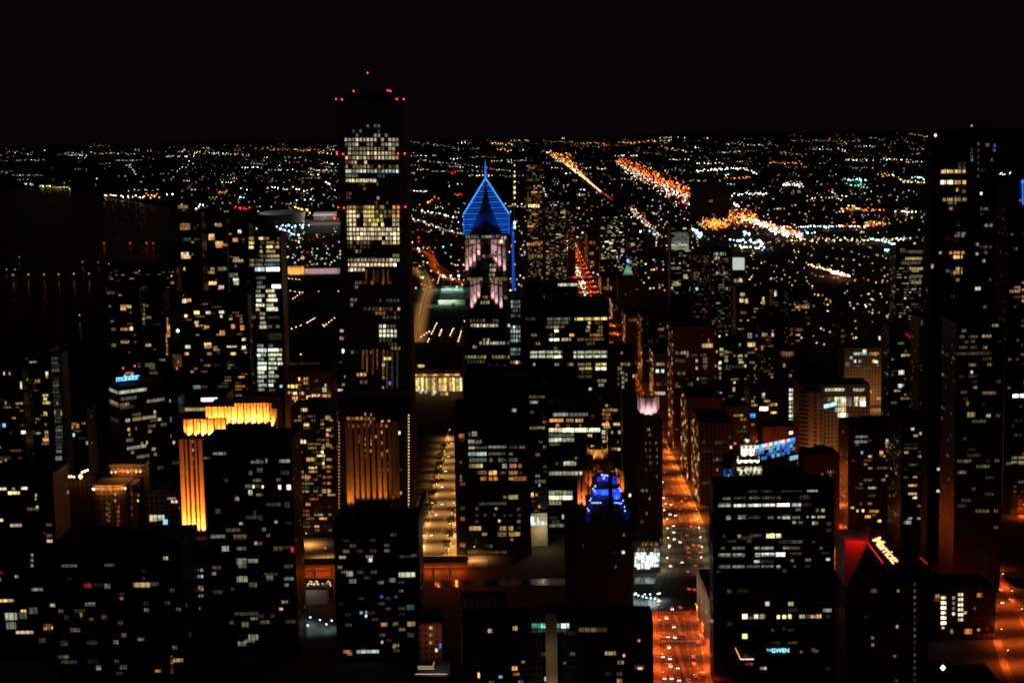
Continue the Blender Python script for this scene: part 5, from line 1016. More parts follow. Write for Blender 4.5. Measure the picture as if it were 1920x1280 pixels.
T('dark tower with a crooked yellow light column, right of the lantern tower', 1425, 1470, 535, 2350, 30, 'dark', '', (0.084, 'OYA', 2), 'v 1431 558 570 5 Y3 4;550 1452 1456 N3 10;520 1432 1436 O3;v 1446 545 570 5 O0 7', yb=650)
T('brown block with a row of amber windows high on its front', 1478, 1520, 548, 2300, 34, 'brick', '', (0.21, 'OAW', 2), 'g 575 1490 1518 6 A3;v 1484 618 626 2 O2;g 618 1490 1506 4 O2', yb=650)
r, X0, X1, zt = T('tower with a small red-and-amber lit crown and lamp on top', 1308, 1338, 650, 1960, 26, 'brick', '', (0.168, 'YN', 2), '648 1316 1336 A3 7;641 1327 1330 O2 12;v 1326 678 690 3 Y2 6', name='crowned_tower', yb=760)
m = MB(); p = P(1325, 626, 1962); m.octa(p, 1.6, 2); m.k = 1; m.beam(p, (p.x, 1962, zt), .4); part('top_lamp', m, glow('W', 4), r)
T('dark wide block with tall cream stair windows', 1336, 1402, 640, 1900, 36, 'dark', '', (0.105, 'YNH', 2), 'g 632 1340 1366 5 H2 .8;g 646 1384 1390 1 N3;v 1344 659 663 1 Y3 3;v 1353 655 664 2 Y3 7;v 1362 660 676 3 Y2 7;v 1350 680 690 2 Y4 4.5;v 1388 667 674 2 Y3 8;v 1399 667 672 1 Y3 4;v 1397 686 690 1 Y3 4;v 1341 686 690 1 Y2 4;g 687 1360 1395 6 H1;v 1322 672 686 3 N2 8;v 1340 707 711 1 Y2;v 1350 700 708 2 Y2', yb=760)
T('dark block with a framed dim window and an amber lamp band', 1398, 1422, 622, 1950, 30, 'dark', '', (0.126, 'YA', 2), '629 1402 1410 H2 9;629 1417 1421 H1;646 1401 1416 A3 8;652 1427 1431 O3 9', yb=760)
T('dim tower with fine warm dots above the dome-crowned tower', 1424, 1452, 612, 2050, 30, 'dark', '', (0.378, 'OYW', 1), 'v 1449 620 630 3 Y3 3;g 627 1428 1452 4 W3 .8', yb=760)
D = 1720
r, X0, X1, zt = T('brown tower with a pink-lit colonnaded crown and a column of ten bright stair windows', 1462, 1496, 679, D, 28, 'stone', 'rib', (.04, 'AO', 1), 'v 1483 731 811 11 N4 6.5;685 1468 1474 Y3 7;649 1454 1474 C3 6;g 704 1478 1486 2 A3;v 1448 758 766 1 O4 4;v 1455 758 766 1 O4 4', name='crowned_tower', roof=0, bay=5)
p0, p1 = P(1464, 678, D + 2), P(1491, 678, D + 2); m = MB(); rr = (p1.x - p0.x) / 2; pts = [((p0.x + p1.x) / 2 + rr * math.cos(i * math.pi / 7), D + 12 + rr * math.sin(i * math.pi / 7)) for i in range(14)]; zz = P(1478, 660, D + 2).z
m.prism([(p0.x + rr + (x - p0.x - rr) * .86, D + 12 + (y - D - 12) * .86) for x, y in pts], zt + .01, zz)
for x, y in pts: m.cone(x, y, zt + .02, zz - .3, .8, .65, 6)
part('crown', m, WALL['pale'], r)
for i in range(5): x = p0.x + rr * 2 * (i + .5) / 5; flood(r, (x, D - 3.2, zt + 1), (x, D + 2, zt + 9), (1, .5, .3), 1700 + 1500 * (i == 4), 60, .9)
T('dark block with a pair of blazing white windows, left of the stair-window tower', 1405, 1460, 728, 1640, 34, 'dark', '', (0.105, 'YANH', 2), '766 1424 1432 N5 7;766 1432 1440 W5 7;779 1406 1416 B4 7;744 1429 1434 N3;739 1429 1434 N3;v 1415 690 745 5 A2 3;793 1440 1446 H2;760 1440 1447 P2', yb=830)
T('dark block with dim scattered windows below the tall cream stair windows', 1322, 1404, 762, 1580, 34, 'dark', '', (0.105, 'YAHN', 2), '738 1338 1344 O3 10;730 1374 1378 Y3 8;787 1358 1366 A3 8;801 1356 1362 H2;800 1394 1398 Y2;710 1307 1310 K4;731 1311 1318 K3', yb=860)
D = 1880
T('brown lit block with scattered white windows and a black notch in its front', 1583, 1668, 652, D, 40, 'stone', '', (.12, 'CHA', 1), '655 1609 1618 C4 8;658 1618 1624 C3 6;663 1600 1625 C3 5;663 1630 1648 A2;670 1594 1598 C3 6;677 1601 1605 C3;677 1610 1614 C2;677 1636 1641 W4 6;678 1641 1646 C4;683 1585 1593 C2 8;691 1616 1632 N1;691 1652 1664 A1;662 1656 1664 O2', yb=700)
for x in (1590, 1630, 1655): p = P(x, 700, D - 30); put_lamp(LX, (p.x, D - 28, 0), math.pi / 2)
T('faint brown tower behind the black-notched block', 1568, 1590, 576, 2120, 30, 'brick', '', (0.063, 'AO', 1), 'v 1580 620 640 3 O1 6', yb=640)
T('faint reddish stepped tower behind the black-notched block, nearer the right', 1632, 1672, 612, 2100, 36, 'brick', '', (0.063, 'OA', 1), '634 1648 1651 C4 7;g 648 1660 1664 1 O2', yb=660)
D = 1500
r, X0, X1, zt = T('dark curved-front block with a bright cross of large white windows and a cyan roof sign', 1500, 1632, 722, D, 40, 'stone', '', None, '''
730.5 1547 1583 N3 5.5;730.5 1600 1620 N3 5.5;748 1543 1549 A1 6;748 1552 1562 Y2 8;748 1564 1574 Y3 8;748 1575.5 1586 N4 9;748 1588 1598 C2 9;748 1602 1609 W4 9;748 1612 1623 N4 9;757 1571 1574 N4 8;757 1575.5 1586 W4 9;757 1588 1598 C1 9;757 1602 1608 W4 8;757 1612 1623 N4 9;767.5 1566 1574 N4 8;767.5 1575.5 1586 W4 9;778 1570 1574 N4 9;778 1575.5 1586 W4 9;788 1578 1586 N4 9;794 1571 1576 A2;796 1578 1586 Y1;809 1577 1590 L3 16;779 1588 1590 W3 8;789 1588 1590 W3 8;760.5 1552 1569 A0
713 1543 1547 W4;713 1557 1561 W4;734 1631 1634 W3;747 1643 1651 O4;746 1654 1658 A3 6;830 1604 1610 H2;829 1608 1613 C4;829 1616 1622 C3;830 1622 1628 N1;782 1496 1526 O2 3;778 1498 1524 O3 5;761 1499 1509 H1 5''', name='curved_block', yb=830)
m = MB(); p0, p1, pc = P(1501, 738, D - 8), P(1545, 752, D - 20), P(1524, 690, D)
m.prism([(p0.x, D - .05), (p0.x + 5, D - 6), (p0.x + 12, D - 10), (p1.x, D - 12), (p1.x, D - .05)], 0, P(1530, 735, D - 10).z); part('bowed_front', m, WALL['stone'], r)
for x, y in ((1508, 742), (1528, 748), (1550, 744), (1580, 742)): p = P(x, y, D - 26); put_lamp(LX, (p.x, D - 34, 0), math.pi / 2)
for x0, y0, x1, y1 in ((1545, 762, 1556, 760), (1557, 759.5, 1569, 756.5)):
    a_, b_ = P(x0, y0, D - 21), P(x1, y1, D - 21); m = MB(); m.poly([(a_.x, D - 21, a_.z - 1.6), (b_.x, D - 21, b_.z - 1.6), (b_.x, D - 21, b_.z + 1.8), (a_.x, D - 21, a_.z + 1.8)]); m.poly([(a_.x, D - 20.5, a_.z + 1.8), (b_.x, D - 20.5, b_.z + 1.8), (b_.x, D - 20.5, b_.z - 1.6), (a_.x, D - 20.5, a_.z - 1.6)]); part('roof_sign', m, glow((.45, .85, 1), 1.3, 'cyan_sign'), r)
T('dark apartment tower with scattered orange windows right of the narrow orange street', 1591, 1690, 800, 1300, 44, 'dark', '', (0.21, 'OAWAC', 2), '828 1602 1626 C2 5;848 1614 1618 K3;845 1662 1672 O3;830 1660 1668 A3;829 1676 1686 O3;837 1661 1672 A3;849 1649 1656 O3 8;853 1648 1655 O2;785 1680 1730 A3;957 1606 1610 A4;957 1616 1620 W4;958 1630 1648 O3;976 1646 1652 Y3;968 1622 1632 O3', yb=985, **APT)
T('dark apartment tower with mixed white and amber windows behind the red-roofed hotel', 1690, 1762, 770, 1240, 44, 'dark', '', (0.189, 'AWONY', 2), '878 1745 1752 W4;879 1757 1766 P3;877 1744 1748 C3;920 1756 1768 Y4;955 1686 1700 W3;955 1747 1756 N2;970 1728 1738 W4;979 1698 1708 C3 7;1004 1742 1752 A4 7;1002 1755 1760 A3;782 1680 1700 O3;787 1700 1706 A4;791 1700 1728 A3;804 1708 1714 W3;812 1724 1730 W4;795 1732 1738 O3;815 1747 1750 O3;804 1728 1734 O3;829 1747 1752 O4 7', yb=1000, **APT)
T('faint dark block beyond the white clock tower with brown street glow', 1430, 1500, 800, 1560, 34, 'brick', '', (0.105, 'AON', 1), 'g 838 1450 1456 1 A3', yb=860)
# giant dark tower and its neighbours at the right
r, X0, X1, zt = T('huge dark tower reaching above the horizon with three amber window strips near its top', 1747, 1818, 262, 1180, 16, 'dark', 'rib', (.06, 'AOWNH', 1), '''
322 1765 1810 A3 6;321.5 1770 1779 W4 6;342.5 1764 1811 A3 7;342 1764 1786 W4 7;356 1793 1797 O3 6;357 1804 1809 O2;374.5 1768 1813 A3 6;374 1800 1810 A4 6;391 1780 1786 O2;314 1797 1810 A1;438 1793 1810 K2 5;442 1790 1806 O3 4;447 1772 1796 R1 4;474 1780 1808 O3 5;474 1761 1765 A3;482 1785 1804 A4 6;499 1746 1750 A3 8;504 1792 1804 Y3 6;511 1784 1804 A3 6;508 1771 1780 H1''', yb=600, roof=0, bay=4.6)
m = MB(); p = P(1754, 254, 1185); m.octa(p, 1.0, 1.3); m.k = 1; m.beam(p, (p.x, 1185, zt), .2); part('top_lamp', m, glow('A', 3), r)
r, X0, X1, zt = T('taller dark neighbour right of the amber-striped giant, only specks of light up its side', 1819, 1870, 243, 1190, 44, 'black', 'rib', (.09, 'HWACNY', 1), '236 1817 1824 Y2;300 1857 1861 A1;272 1848 1856 A2 6;273 1863 1866 B3 6;282 1862 1866 B3;363 1838 1842 W4;v 1822 280 300 4 C1;v 1834 270 330 6 H1;g 458 1828 1836 2 N2;476 1828 1834 Y3;489 1842 1847 Y3 6;541 1828 1838 C3 6', yb=600, bay=4)
m = MB(); 
for x, y in ((1822, 236), (1850, 240), (1853, 243)): p = P(x, y, 1195); m.octa(p, .7); m.k = 1; m.beam(p, (p.x, 1195, zt), .15)
part('top_lamp', m, glow('A', 1.2), r)
T('dark block with a lit oval crown band at its top', 1724, 1788, 596, 1520, 36, 'dark', '', (.12, 'AOYHN', 1), '604.5 1727 1752 C2 9;604.5 1752 1772 N3 10;605 1772 1785 C1 8;632 1736 1750 A2 8;v 1763 650 690 8 A2 4;v 1763 715 726 3 C2 4;703 1755 1768 O2;747 1760 1764 O4;752 1760 1764 W3', yb=790)
r, X0, X1, zt = T('dark block with a slanting dull red neon strip', 1668, 1724, 612, 1620, 36, 'dark', '', (0.105, 'YW', 2), '666 1690 1696 Y3;698 1685 1695 W4 8;723 1684 1690 N3 7;722 1690 1695 H2', yb=790)
for x0, y0, x1, y1 in ((1699, 626, 1710, 636), (1713, 633, 1725, 643)): m = MB(); m.beam(P(x0, y0, 1612), P(x1, y1, 1612), 1.3); m.beam(P(x0, y0, 1613), (P(x0, y0, 1613).x, 1622, P(x0, y0, 1613).z), .2); part('red_neon', m, glow((1, .02, .02), .3, 'red_neon'), r)
T('dark slab with dim yellow-green office rows in front of the right-hand giants', 1794, 1884, 592, 1120, 40, 'dark', '', (.13, 'YHNYA', 1), '599 1804 1812 Y2;599 1818 1832 Y2;599 1845 1856 Y1;610 1804 1814 Y2;610 1816 1836 Y2;610 1848 1858 Y2;610 1860 1872 Y3;610 1886 1892 Y2;620 1803 1812 Y2;631 1800 1808 Y2;631 1817 1832 Y1;630 1842 1858 A2;640 1820 1828 Y2;651 1798 1814 Y1;651 1820 1832 Y1;663 1794 1836 H0;684 1818 1830 Y2;697 1820 1824 W3;711 1790 1795 A3;776 1782 1810 Y1;777 1814 1828 Y2 9;806 1786 1804 H1;735 1800 1812 Y1;743 1786 1796 Y1;756 1812 1816 O2 8', yb=1000)
T('dark slab with a tidy grid of pale blue-white windows at the right', 1852, 1908, 640, 1495, 38, 'conc', 'rib', (.02, 'HA', 1), 'g 651 1855 1897 6 A2;g 660 1874 1890 2 C3;g 662 1852 1856 1 Y2;g 669.5 1854 1900 6 C3;g 687 1854 1860 1 H1;g 705 1853 1880 4 H2;g 713 1852 1880 4 C2;g 722 1852 1880 4 C1;g 731 1852 1862 2 K3;g 731 1872 1877 1 K2;g 765.5 1854 1872 3 N3;g 765.5 1878 1896 3 Y2;g 774 1858 1866 1 H1;g 810 1872 1886 3 H1', yb=900, bay=7)
r, X0, X1, zt = T('dark tower at the right edge with a blue light fin and a white-lit floor', 1892, 1960, 336, 1340, 40, 'black', 'rib', (.12, 'AWHNY', 1), '546 1893 1912 A3 5;742 1897 1920 N5 6;530 1914 1924 O3;543 1912 1920 A3;556 1916 1925 A2;564 1914 1920 A3;858 1896 1920 A2 5;866 1894 1920 N2 4', bay=5)
m = MB(); p0, p1 = P(1917, 342, 1338), P(1918, 384, 1338); m.beam(p0, p1, .5); m.octa(P(1917.5, 341, 1338), 1.6, 2.2); part('blue_fin', m, glow((.02, .2, 1), 1.3, 'blue_fin'), r)
T('tower with greenish office rows standing before the far right flats', 1680, 1735, 462, 2150, 36, 'dark', '', (0.336, 'YNH', 2), '470 1688 1698 Y1 8;476 1670 1681 H1;472 1700 1730 Y1;485 1697 1729 Y3;493 1690 1726 H1;504 1705 1730 Y3;518 1706 1730 Y2;530 1708 1728 Y2', yb=620)
T('slim dark tower with a pale lit shaft beyond the right-hand giants', 1868, 1892, 430, 1700, 26, 'dark', '', (.14, 'WCHYO', 2), '444 1878 1891 O2 5;482 1878 1890 H2 18;457 1863 1868 K4 6;433 1863 1870 A3;450 1870 1876 C3;508 1872 1890 C2;532 1874 1886 N2 4;540 1868 1884 Y2', yb=620)
# left half
T('bright white glass tower with open-lit floors left of the tallest tower', 467, 526, 440, 1640, 34, 'dark', '', None, '''
v 471.5 447 481 5 Y3 9;v 472.5 488 522 5 Y2 9;v 473.5 534 558 4 C3 9;v 474 565 588 4 N2 9;v 475.5 595 605 2 H1 8;v 476 648 730 15 N2 9
447 485 494 Y3;447 496 505 Y2;447 520 524 N1;455 489 495 A2;455 499 514 A3;455 519 523 Y2;463 487 491 Y2;463 499 512 Y3;463 516 524 Y2;471.5 487 492 Y2;471.5 499 516 Y3;480 486 498 Y1;480 500 524 Y2;488 479 495 H2;488 498 525 C2;496.5 479 492 N2;496.5 495 524 C2;505 478 496 C4 7;505 499 524 C4 7;521 480 498 H1;530 482 492 H1;538 482 498 N2;537 510 527 C4 7;546 480 488 N2;545.5 499 515 W4;554.5 480 496 N3;554.5 503 517 N3;563 481 490 N4;562.5 500 520 N4;572 480 496 N4;571.5 500 512 N3;580 480 487 O3;579.5 500 521 N4 7;588 487 497 W3;596 488 496 N2;595 502 524 H0;605 488 499 W3;613 486 500 N3 6;612 502 510 H1;612 518 524 H1;631 503 528 Y0 12
648 482 494 N2;648 504 512 H1;657 482 500 C4 7;656 503 522 N4;656 522 529 O3;665.5 482 488 N4;665 489 498 N3;665 503 528 N3;673 483 495 H2;673 504 516 N3;673 520 528 N3;681 483 500 C3;681 504 518 N3;681.5 521 530 N4;690 483 499 N4 7;690 504 520 N3;698 483 496 N3;698 504 514 C3;706 483 500 N3;705 504 522 N3;714 483 494 C3;714 503 516 N2;722 484 500 N2;722 504 512 N3;730 484 496 H2;731 505 516 H1''')
T('dark apartment tower with orange windows, farthest left of the cluster beside the white glass tower', 336, 376, 399, 1880, 30, 'dark', '', (.03, 'AOWY', 2), '402 338 354 C2 10;402 358 366 O2 9;425 338 356 A2 12;449 344 358 C1 6;476 345 352 H2;476 340 354 W3 6;482 340 357 A4 6;477 360 362 H1;505 345 347 W3', yb=640, **APT)
T('dark apartment tower with clustered amber windows, middle of the cluster beside the white glass tower', 378, 424, 410, 1940, 30, 'dark', '', (.05, 'AOOAY', 2), '413 417 434 W3 7;421 403 408 W3;422 406 416 O3 6;450 378 390 A2;446 391 402 A4 8;441 392 402 A3;456 404 418 A4 7;461 405 416 O3 7;459 418 426 O2;450 437 446 O3 7;434 446 452 W4 6', yb=640, **APT)
T('dark apartment tower with a green-white lit sky deck, right of the amber-windowed cluster', 426, 466, 420, 1860, 30, 'dark', '', (.04, 'AOYH', 2), '489 426 432 A4;484 438 448 N2;489 437 456 A3 5;499 440 444 H2;517 402 432 L3 7;516 430 446 N2 8;524 437 448 N3;531 438 448 N3 6;504 395 402 Y2;504 408 425 Y2 7;511 382 402 O3 5;531 392 406 A4 6;538 410 420 W4 6;544 406 416 O3 6;557 392 406 O4 5;563 433 440 K3;564 441 449 C2;563 450 458 O2', yb=640, **APT)
T('broad dark apartment slab full of scattered orange windows, left of the white glass tower', 341, 464, 556, 1700, 34, 'dark', '', (.09, 'AOAWO', 2), '563 343 358 A3 6;565 342 350 W4 6;556 343 356 A2;586 364 374 A4 6;586 386 394 W4;585 411 420 N3;593 413 417 W3;592 346 352 A4;604 365 372 W4;610 367 372 A3;613 384 392 A3;624 412 422 O4 9;612 434 440 O4 8;614 450 458 O3 9;645 383 396 A4 5;650 384 396 A3;650 347 357 W3 6;663 346 354 A4;663 388 396 A3;675 376 380 B3;651 400 408 A3;663 433 442 A3;651 454 460 W4;636 454 460 A4', yb=770, **APT)
T('thin dark tower with a column of orange lamps left of the dark apartment slab', 308, 322, 585, 1760, 20, 'black', '', None, 'v 314 597 605 3 O3 3;v 316 610 630 6 O4 5;v 312 628 640 4 A3 3;v 313 647 664 5 O3 3', yb=700, name='thin_tower', roof=0)
r, X0, X1, zt = T('dark tower with a green-lit roof pavilion and bright lamp', 322, 342, 640, 1740, 22, 'dark', '', None, '638 323 340 T2 9;626 324 337 T1 6;668 326 334 A1 5;676 324 341 A1 24;678 334 336 R4;690 330 333 R4', name='roof_pavilion_tower')
m = MB(); p = P(333.5, 620, 1742); m.octa(p, 2.0); m.k = 1; m.beam(p, (p.x, 1742, zt), .3); part('roof_lamp', m, glow((.5, 1, .8), 3.0), r)
T('dark tower with amber windows in rows at the lake side', 200, 262, 540, 1820, 34, 'dark', '', (.03, 'AOW', 2), '549 201 215 O2;574 226 242 A3;575 240 246 W3;579 226 236 O3;585 244 246 Y1;617 209 217 O2 5;617 226 240 O3 5;616 243 250 W4 7;647 209 217 Y2 6;641 227 242 A2 5;641 252 256 O1;574 203 208 K1', yb=700, **APT)
T('dark tower with faint greenish window rows beside the lake-side amber tower', 264, 306, 545, 1780, 30, 'dark', '', (.03, 'HYN', 1), 'v 270 572 606 5 Y2 4;573 274 278 A2;595 274 284 A2;647 272 284 Y2;684 272 290 Y1 8;690 280 292 Y1;699 280 295 Y1', yb=740)
T('dim round tower of grey-lit balconies at the far left', 94, 116, 662, 1330, 18, 'conc', '', None, 'v 103 664 680 3 H1 12;v 104.5 686 694 2 H1 13;v 105 710 735 5 H1 12;v 107 742 760 4 H0 13;v 109 768 790 4 H0 12;v 111 800 832 6 H1 12;v 111 838 846 2 H1 10;859 104 116 H2 8;774 102 105 Y2 10;774 113 116 Y2 9;755 106 109 N3', name='balcony_tower', roof=0)
T('dark apartment tower with yellow windows, second from the left edge beside the grey balcony tower', 44, 93, 655, 1450, 30, 'dark', '', (.07, 'AYW', 2), '652 112 121 Y4 5;653 76 82 K3;654 88 108 A1;657 80 86 W3;714 66 75 A3 6;700 86 90 W4 7;706 86 90 A4;722 38 42 W4 14;728 58 64 A2 6;734 58 60 W3;741 80 90 Y3 5;748 82 88 Y3;755 80 94 Y3 5;775 82 90 A3 7;795 84 88 A2;810 84 91 A3;817 84 92 A3;824 81 96 A3 6;831 83 97 A2 6', yb=900, **APT)
T('dark apartment tower with sparse amber windows at the left edge', -30, 42, 692, 1420, 30, 'dark', '', (.06, 'AOWY', 2), '700 6 9 Y4 6;700 17 20 Y2 6;692 0 14 Y1;755 9 12 A4 6;797 5 11 K3 7;810 40 48 W4 6;812 48 56 W4;803 52 56 T4 6;803 60 64 C4;758 42 48 A3;862 8 13 W3;858 0 20 A1', yb=900, **APT)
T('low dark block with a yellow lit top floor at the left edge', 88, 162, 770, 1390, 30, 'dark', '', (.05, 'AHYW', 2), '795 126 146 O2;799 124 128 Y4 7;800 132 137 A4 7;798 142 148 O3 8;815 136 140 K4 6;735 160 176 L2 6;723 172 186 L2 7;783 168 172 R4 6;778 176 180 R4 6;794 182 188 C5 6;793 188 194 C2;840 172 188 Y1 9;848 170 188 A1 8;825 172 178 H2 9;830 162 165 W3 7;786 202 212 O3 7', yb=880, **APT)
T('dark block with a bluish screen panel and lit lobby beside the floodlit tower', 270, 333, 905, 1200, 30, 'conc', '', (.03, 'AW', 1), '925 312 331 P2 4;926 313 331 K1 11;934 314 330 P2 4;940 321 326 W4;940 328 333 W4;972 270 280 W3 13;971 281 294 W3 12;970 296 308 N3 10;978 306 314 K4 10;863 272 288 H2 4;894 278 284 A1;902 278 284 A1', name='lobby_block')
T('dark tower with a dim cyan slanted sign, left of the golden floodlit crown', 306, 334, 745, 1380, 26, 'dark', '', (.08, 'OWHC', 2), '786 316 322 K3 10;751 315 320 O4 5;817 318 321 W4 5;829 324 328 W4 6', yb=900)
T('dark flat block before the museum park, a few warm windows', 625, 648, 612, 1850, 30, 'dark', '', (.1, 'ANW', 2), '620 638 644 W3;634 637 644 Y3 6;658 641 647 C4 7;706 646 650 A4;715 652 655 B4;721 641 646 O3;722 646 656 A4 6;731 628 643 P4 4', yb=745)
T('low dark podium behind the golden pier tower with a dim cornice line', 522, 624, 679, 1900, 40, 'stone', '', None, '682 542 600 A0 3;664 606 617 O2 6;678 612 618 W3;v 612 664 668 1 A2', name='low_podium', yb=700, roof=0)
T('small dark house in the park with red-lit awnings', 545, 626, 612, 2700, 40, 'brick', '', None, '634 552 560 R3;635 564 572 O3;634 574 590 R3 6;633 590 600 O3;637 566 570 O4;621 545 568 O2 5;621 606 628 O1 6;617 557 566 Y4 6;623 572 577 B4;596 572 596 O2 6;621 576 590 O1', name='park_house', roof=0)
T('long low dark block on the lake shore with a few warm windows', 195, 330, 500, 3300, 60, 'dark', '', (.1, 'AWO', 2), '494 256 276 A3 6;495 272 282 O3;476 220 230 C3 6;486 248 251 W4;512 319 332 A4 8;530 320 326 O3;504 344 347 W4;470 333 336 A2', name='shore_block', roof=0)
T('brown lit shop block on the bridge plaza behind the river drive', 560, 622, 1003, 1300, 30, 'pale', 'ledge', None, '1017 561 580 C2 6;1022 584 618 P3 7;1034 570 616 N1 4;1017 612 634 A1 7;1030 546 551 R4 9;1043 563 620 A0', name='shop_block', roof=0)
T('small dark kiosk with strings of warm party lights on the river quay', 564, 624, 1092, 1130, 10, 'black', '', None, '', name='quay_kiosk', roof=0)
kk = bpy.data.objects['quay_kiosk']
rk = random.Random(9)
for i in range(46):
    x = rk.uniform(576, 608) if i < 36 else rk.uniform(612, 622); y = 1100 - (6 * abs(math.sin((x - 576) * .28)) + rk.uniform(0, 6)); p = P(x, y, 1127); m = MB(); m.octa(p, .3); m.k = 1; m.beam(p, (p.x, 1131, p.z - .5), .04); part('party_light', m, glow((1, .6, .3), 3), kk)
T('pale low quay terrace in the gap beneath the orange drive', 562, 612, 1106, 1110, 12, 'pale', name='quay_terrace', roof=0)
q = P(580, 1100, 1100); bulb(kk, (q.x, 1102, q.z), (1, .95, .8), 800, .3)
T('dark block left of the plaza street with small amber corner lights', 784, 792, 950, 1330, 60, 'dark', '', (.1, 'OAK', 2), '', name='plaza_block', roof=0, yb=1010)

# lit windows noted beside their own tower: give each to the wall it is seen on
for px0, px1, py, hp, c, lv in ORPHANS:
    for D_, X0, X1, zt, root in sorted(BOXES, key=lambda t: t[0]):
        a, b = P(px0, py, D_), P(px1, py, D_); h = hp * D_ / FPX / 2
        if X0 - .3 < a.x and b.x < X1 + .3 and a.z + h < zt and a.z - h > 1.5: pane(root, a.x, b.x, D_ - .26, D_ - .05, a.z - h, a.z + h, window_mat(c, lv)); break

# ------------------------------------------------------------------ trees of the plaza street and the park
def tree_proto(seed, h, label, group):
    g = random.Random(seed); t = thing('tree', label, 'tree', (0, 0, 0), group)
    m = MB(); m.cone(0, 0, 0, h * .45, .3, .18, 7)
    for k in range(5): a = g.uniform(0, 6.28); m.beam((0, 0, h * (.3 + .03 * k)), (math.cos(a) * h * .22, math.sin(a) * h * .22, h * .6), .07)
    part('trunk', m, plain('bark', (.06, .045, .03)), t)
    m = MB(); cl = [(g.gauss(0, h * .16), g.gauss(0, h * .16), h * g.uniform(.45, .95), g.uniform(.5, 1.1)) for _ in range(26)]
    for x, y, z, q in cl:
        for _ in range(26):
            p = Vector((x + g.gauss(0, .55 * q), y + g.gauss(0, .55 * q), z + g.gauss(0, .4 * q))); d = Vector((g.gauss(0, 1), g.gauss(0, 1), g.gauss(0, 1))).normalized(); u = d.orthogonal().normalized() * .3; v = d.cross(u)
            m.poly([p + u, p + v, p - u, p - v])
    part('crown', m, plain('foliage', (.03, .06, .015), (.06, .1, .03), .8, .8), t); return t
TP = [tree_proto(s, 9 + s, 'dark leafy street tree on the plaza street or in the park', 'dark trees of the plaza and park') for s in (1, 2)]
tp = [(-79.5 - (i % 2) * 2, 1345 + i * 22) for i in range(15)] + [(-60.8, 1240 + i * 40) for i in range(4)]
for x, y in ((815, 575), (810, 590), (820, 600), (835, 590), (850, 580), (862, 590), (845, 600), (806, 640), (830, 637), (850, 636), (870, 570), (560, 560), (585, 570), (600, 560), (618, 575), (590, 585), (570, 580)): p = G(x, y); tp.append((p.x, p.y))
for i, (x, y) in enumerate(tp):
    if i < 2: TP[i].location = (x, y, .1)
    else: dup(TP[i % 2], (x, y, .1), None, i * 1.3)

# ------------------------------------------------------------------ the carpet of far lights (nobody could count it)
rl = random.Random(21)
FAR = {}
def far(px, py, c, k=3, r=2.2, z=9):
    p = G(px, py, z)
    if p.y > 57500 or p.y < 0: return
    r *= 1.25 * max(1, p.y / 14000) ** .6
    FAR.setdefault((c, k), []).append((p, r))
def line(x0, y0, x1, y1, n, pal, k=3, r=1.9, jx=1.6, jy=1.3):
    k = min(k, 5)
    for i in range(n):
        f = (i + rl.random() * .5) / n; far(x0 + (x1 - x0) * f + rl.gauss(0, jx), y0 + (y1 - y0) * f + rl.gauss(0, jy), rl.choice(pal), max(1, k + rl.choice((-2, -1, -1, 0, 0, 1))), r)
hz = lambda x: 262 + (960 - x) * .0175                    # the last lights before the sky
for _ in range(210):                                    # rows of street lamps along the grid of the plain
    x = rl.uniform(0, 1740); y = hz(x) + abs(rl.gauss(0, 1)) ** 1.3 * 52 + rl.uniform(0, 6)
    if y > hz(x) + 190 or (x < 330 and y > 345): continue
    if 640 < x < 760 and y < 900 and False: continue
    n = rl.choice((1, 1, 2, 3, 4, 6, 9)); pal = rl.choice(('Y', 'YYA', 'C', 'CT', 'W', 'WN', 'O', 'CN')); k = rl.choice((1, 2, 2, 3, 3, 4))
    for i in range(n): far(x + i * rl.uniform(4, 7), y + i * .02 + rl.gauss(0, .5), rl.choice(pal), max(1, k + rl.choice((-1, 0, 0, 1))))
for _ in range(480):
    x = rl.uniform(0, 1740); y = hz(x) + rl.random() ** 1.5 * 210
    if x < 330 and y > 350 - max(0, (150 - x) * .1): continue
    far(x, y, rl.choice('CCCWWNYAOTR'), rl.choice((1, 1, 1, 2, 2, 3)))
for _ in range(480):                                    # between the southern towers
    x = rl.uniform(765, 1300); y = rl.uniform(380, 545)
    far(x, y, rl.choice('CCWWNYAAOOKR'), rl.choice((1, 1, 2, 2, 3)), 1.5)
for _ in range(260):
    x = rl.uniform(1290, 1745); y = rl.uniform(400, 640); far(x, y, rl.choice('CWWNYAO'), rl.choice((1, 1, 1, 2)), 1.3)
for _ in range(120):
    x = rl.uniform(530, 640); y = rl.uniform(395, 500); far(x, y, rl.choice('CCWARC'), rl.choice((1, 2, 2)), 1.6)
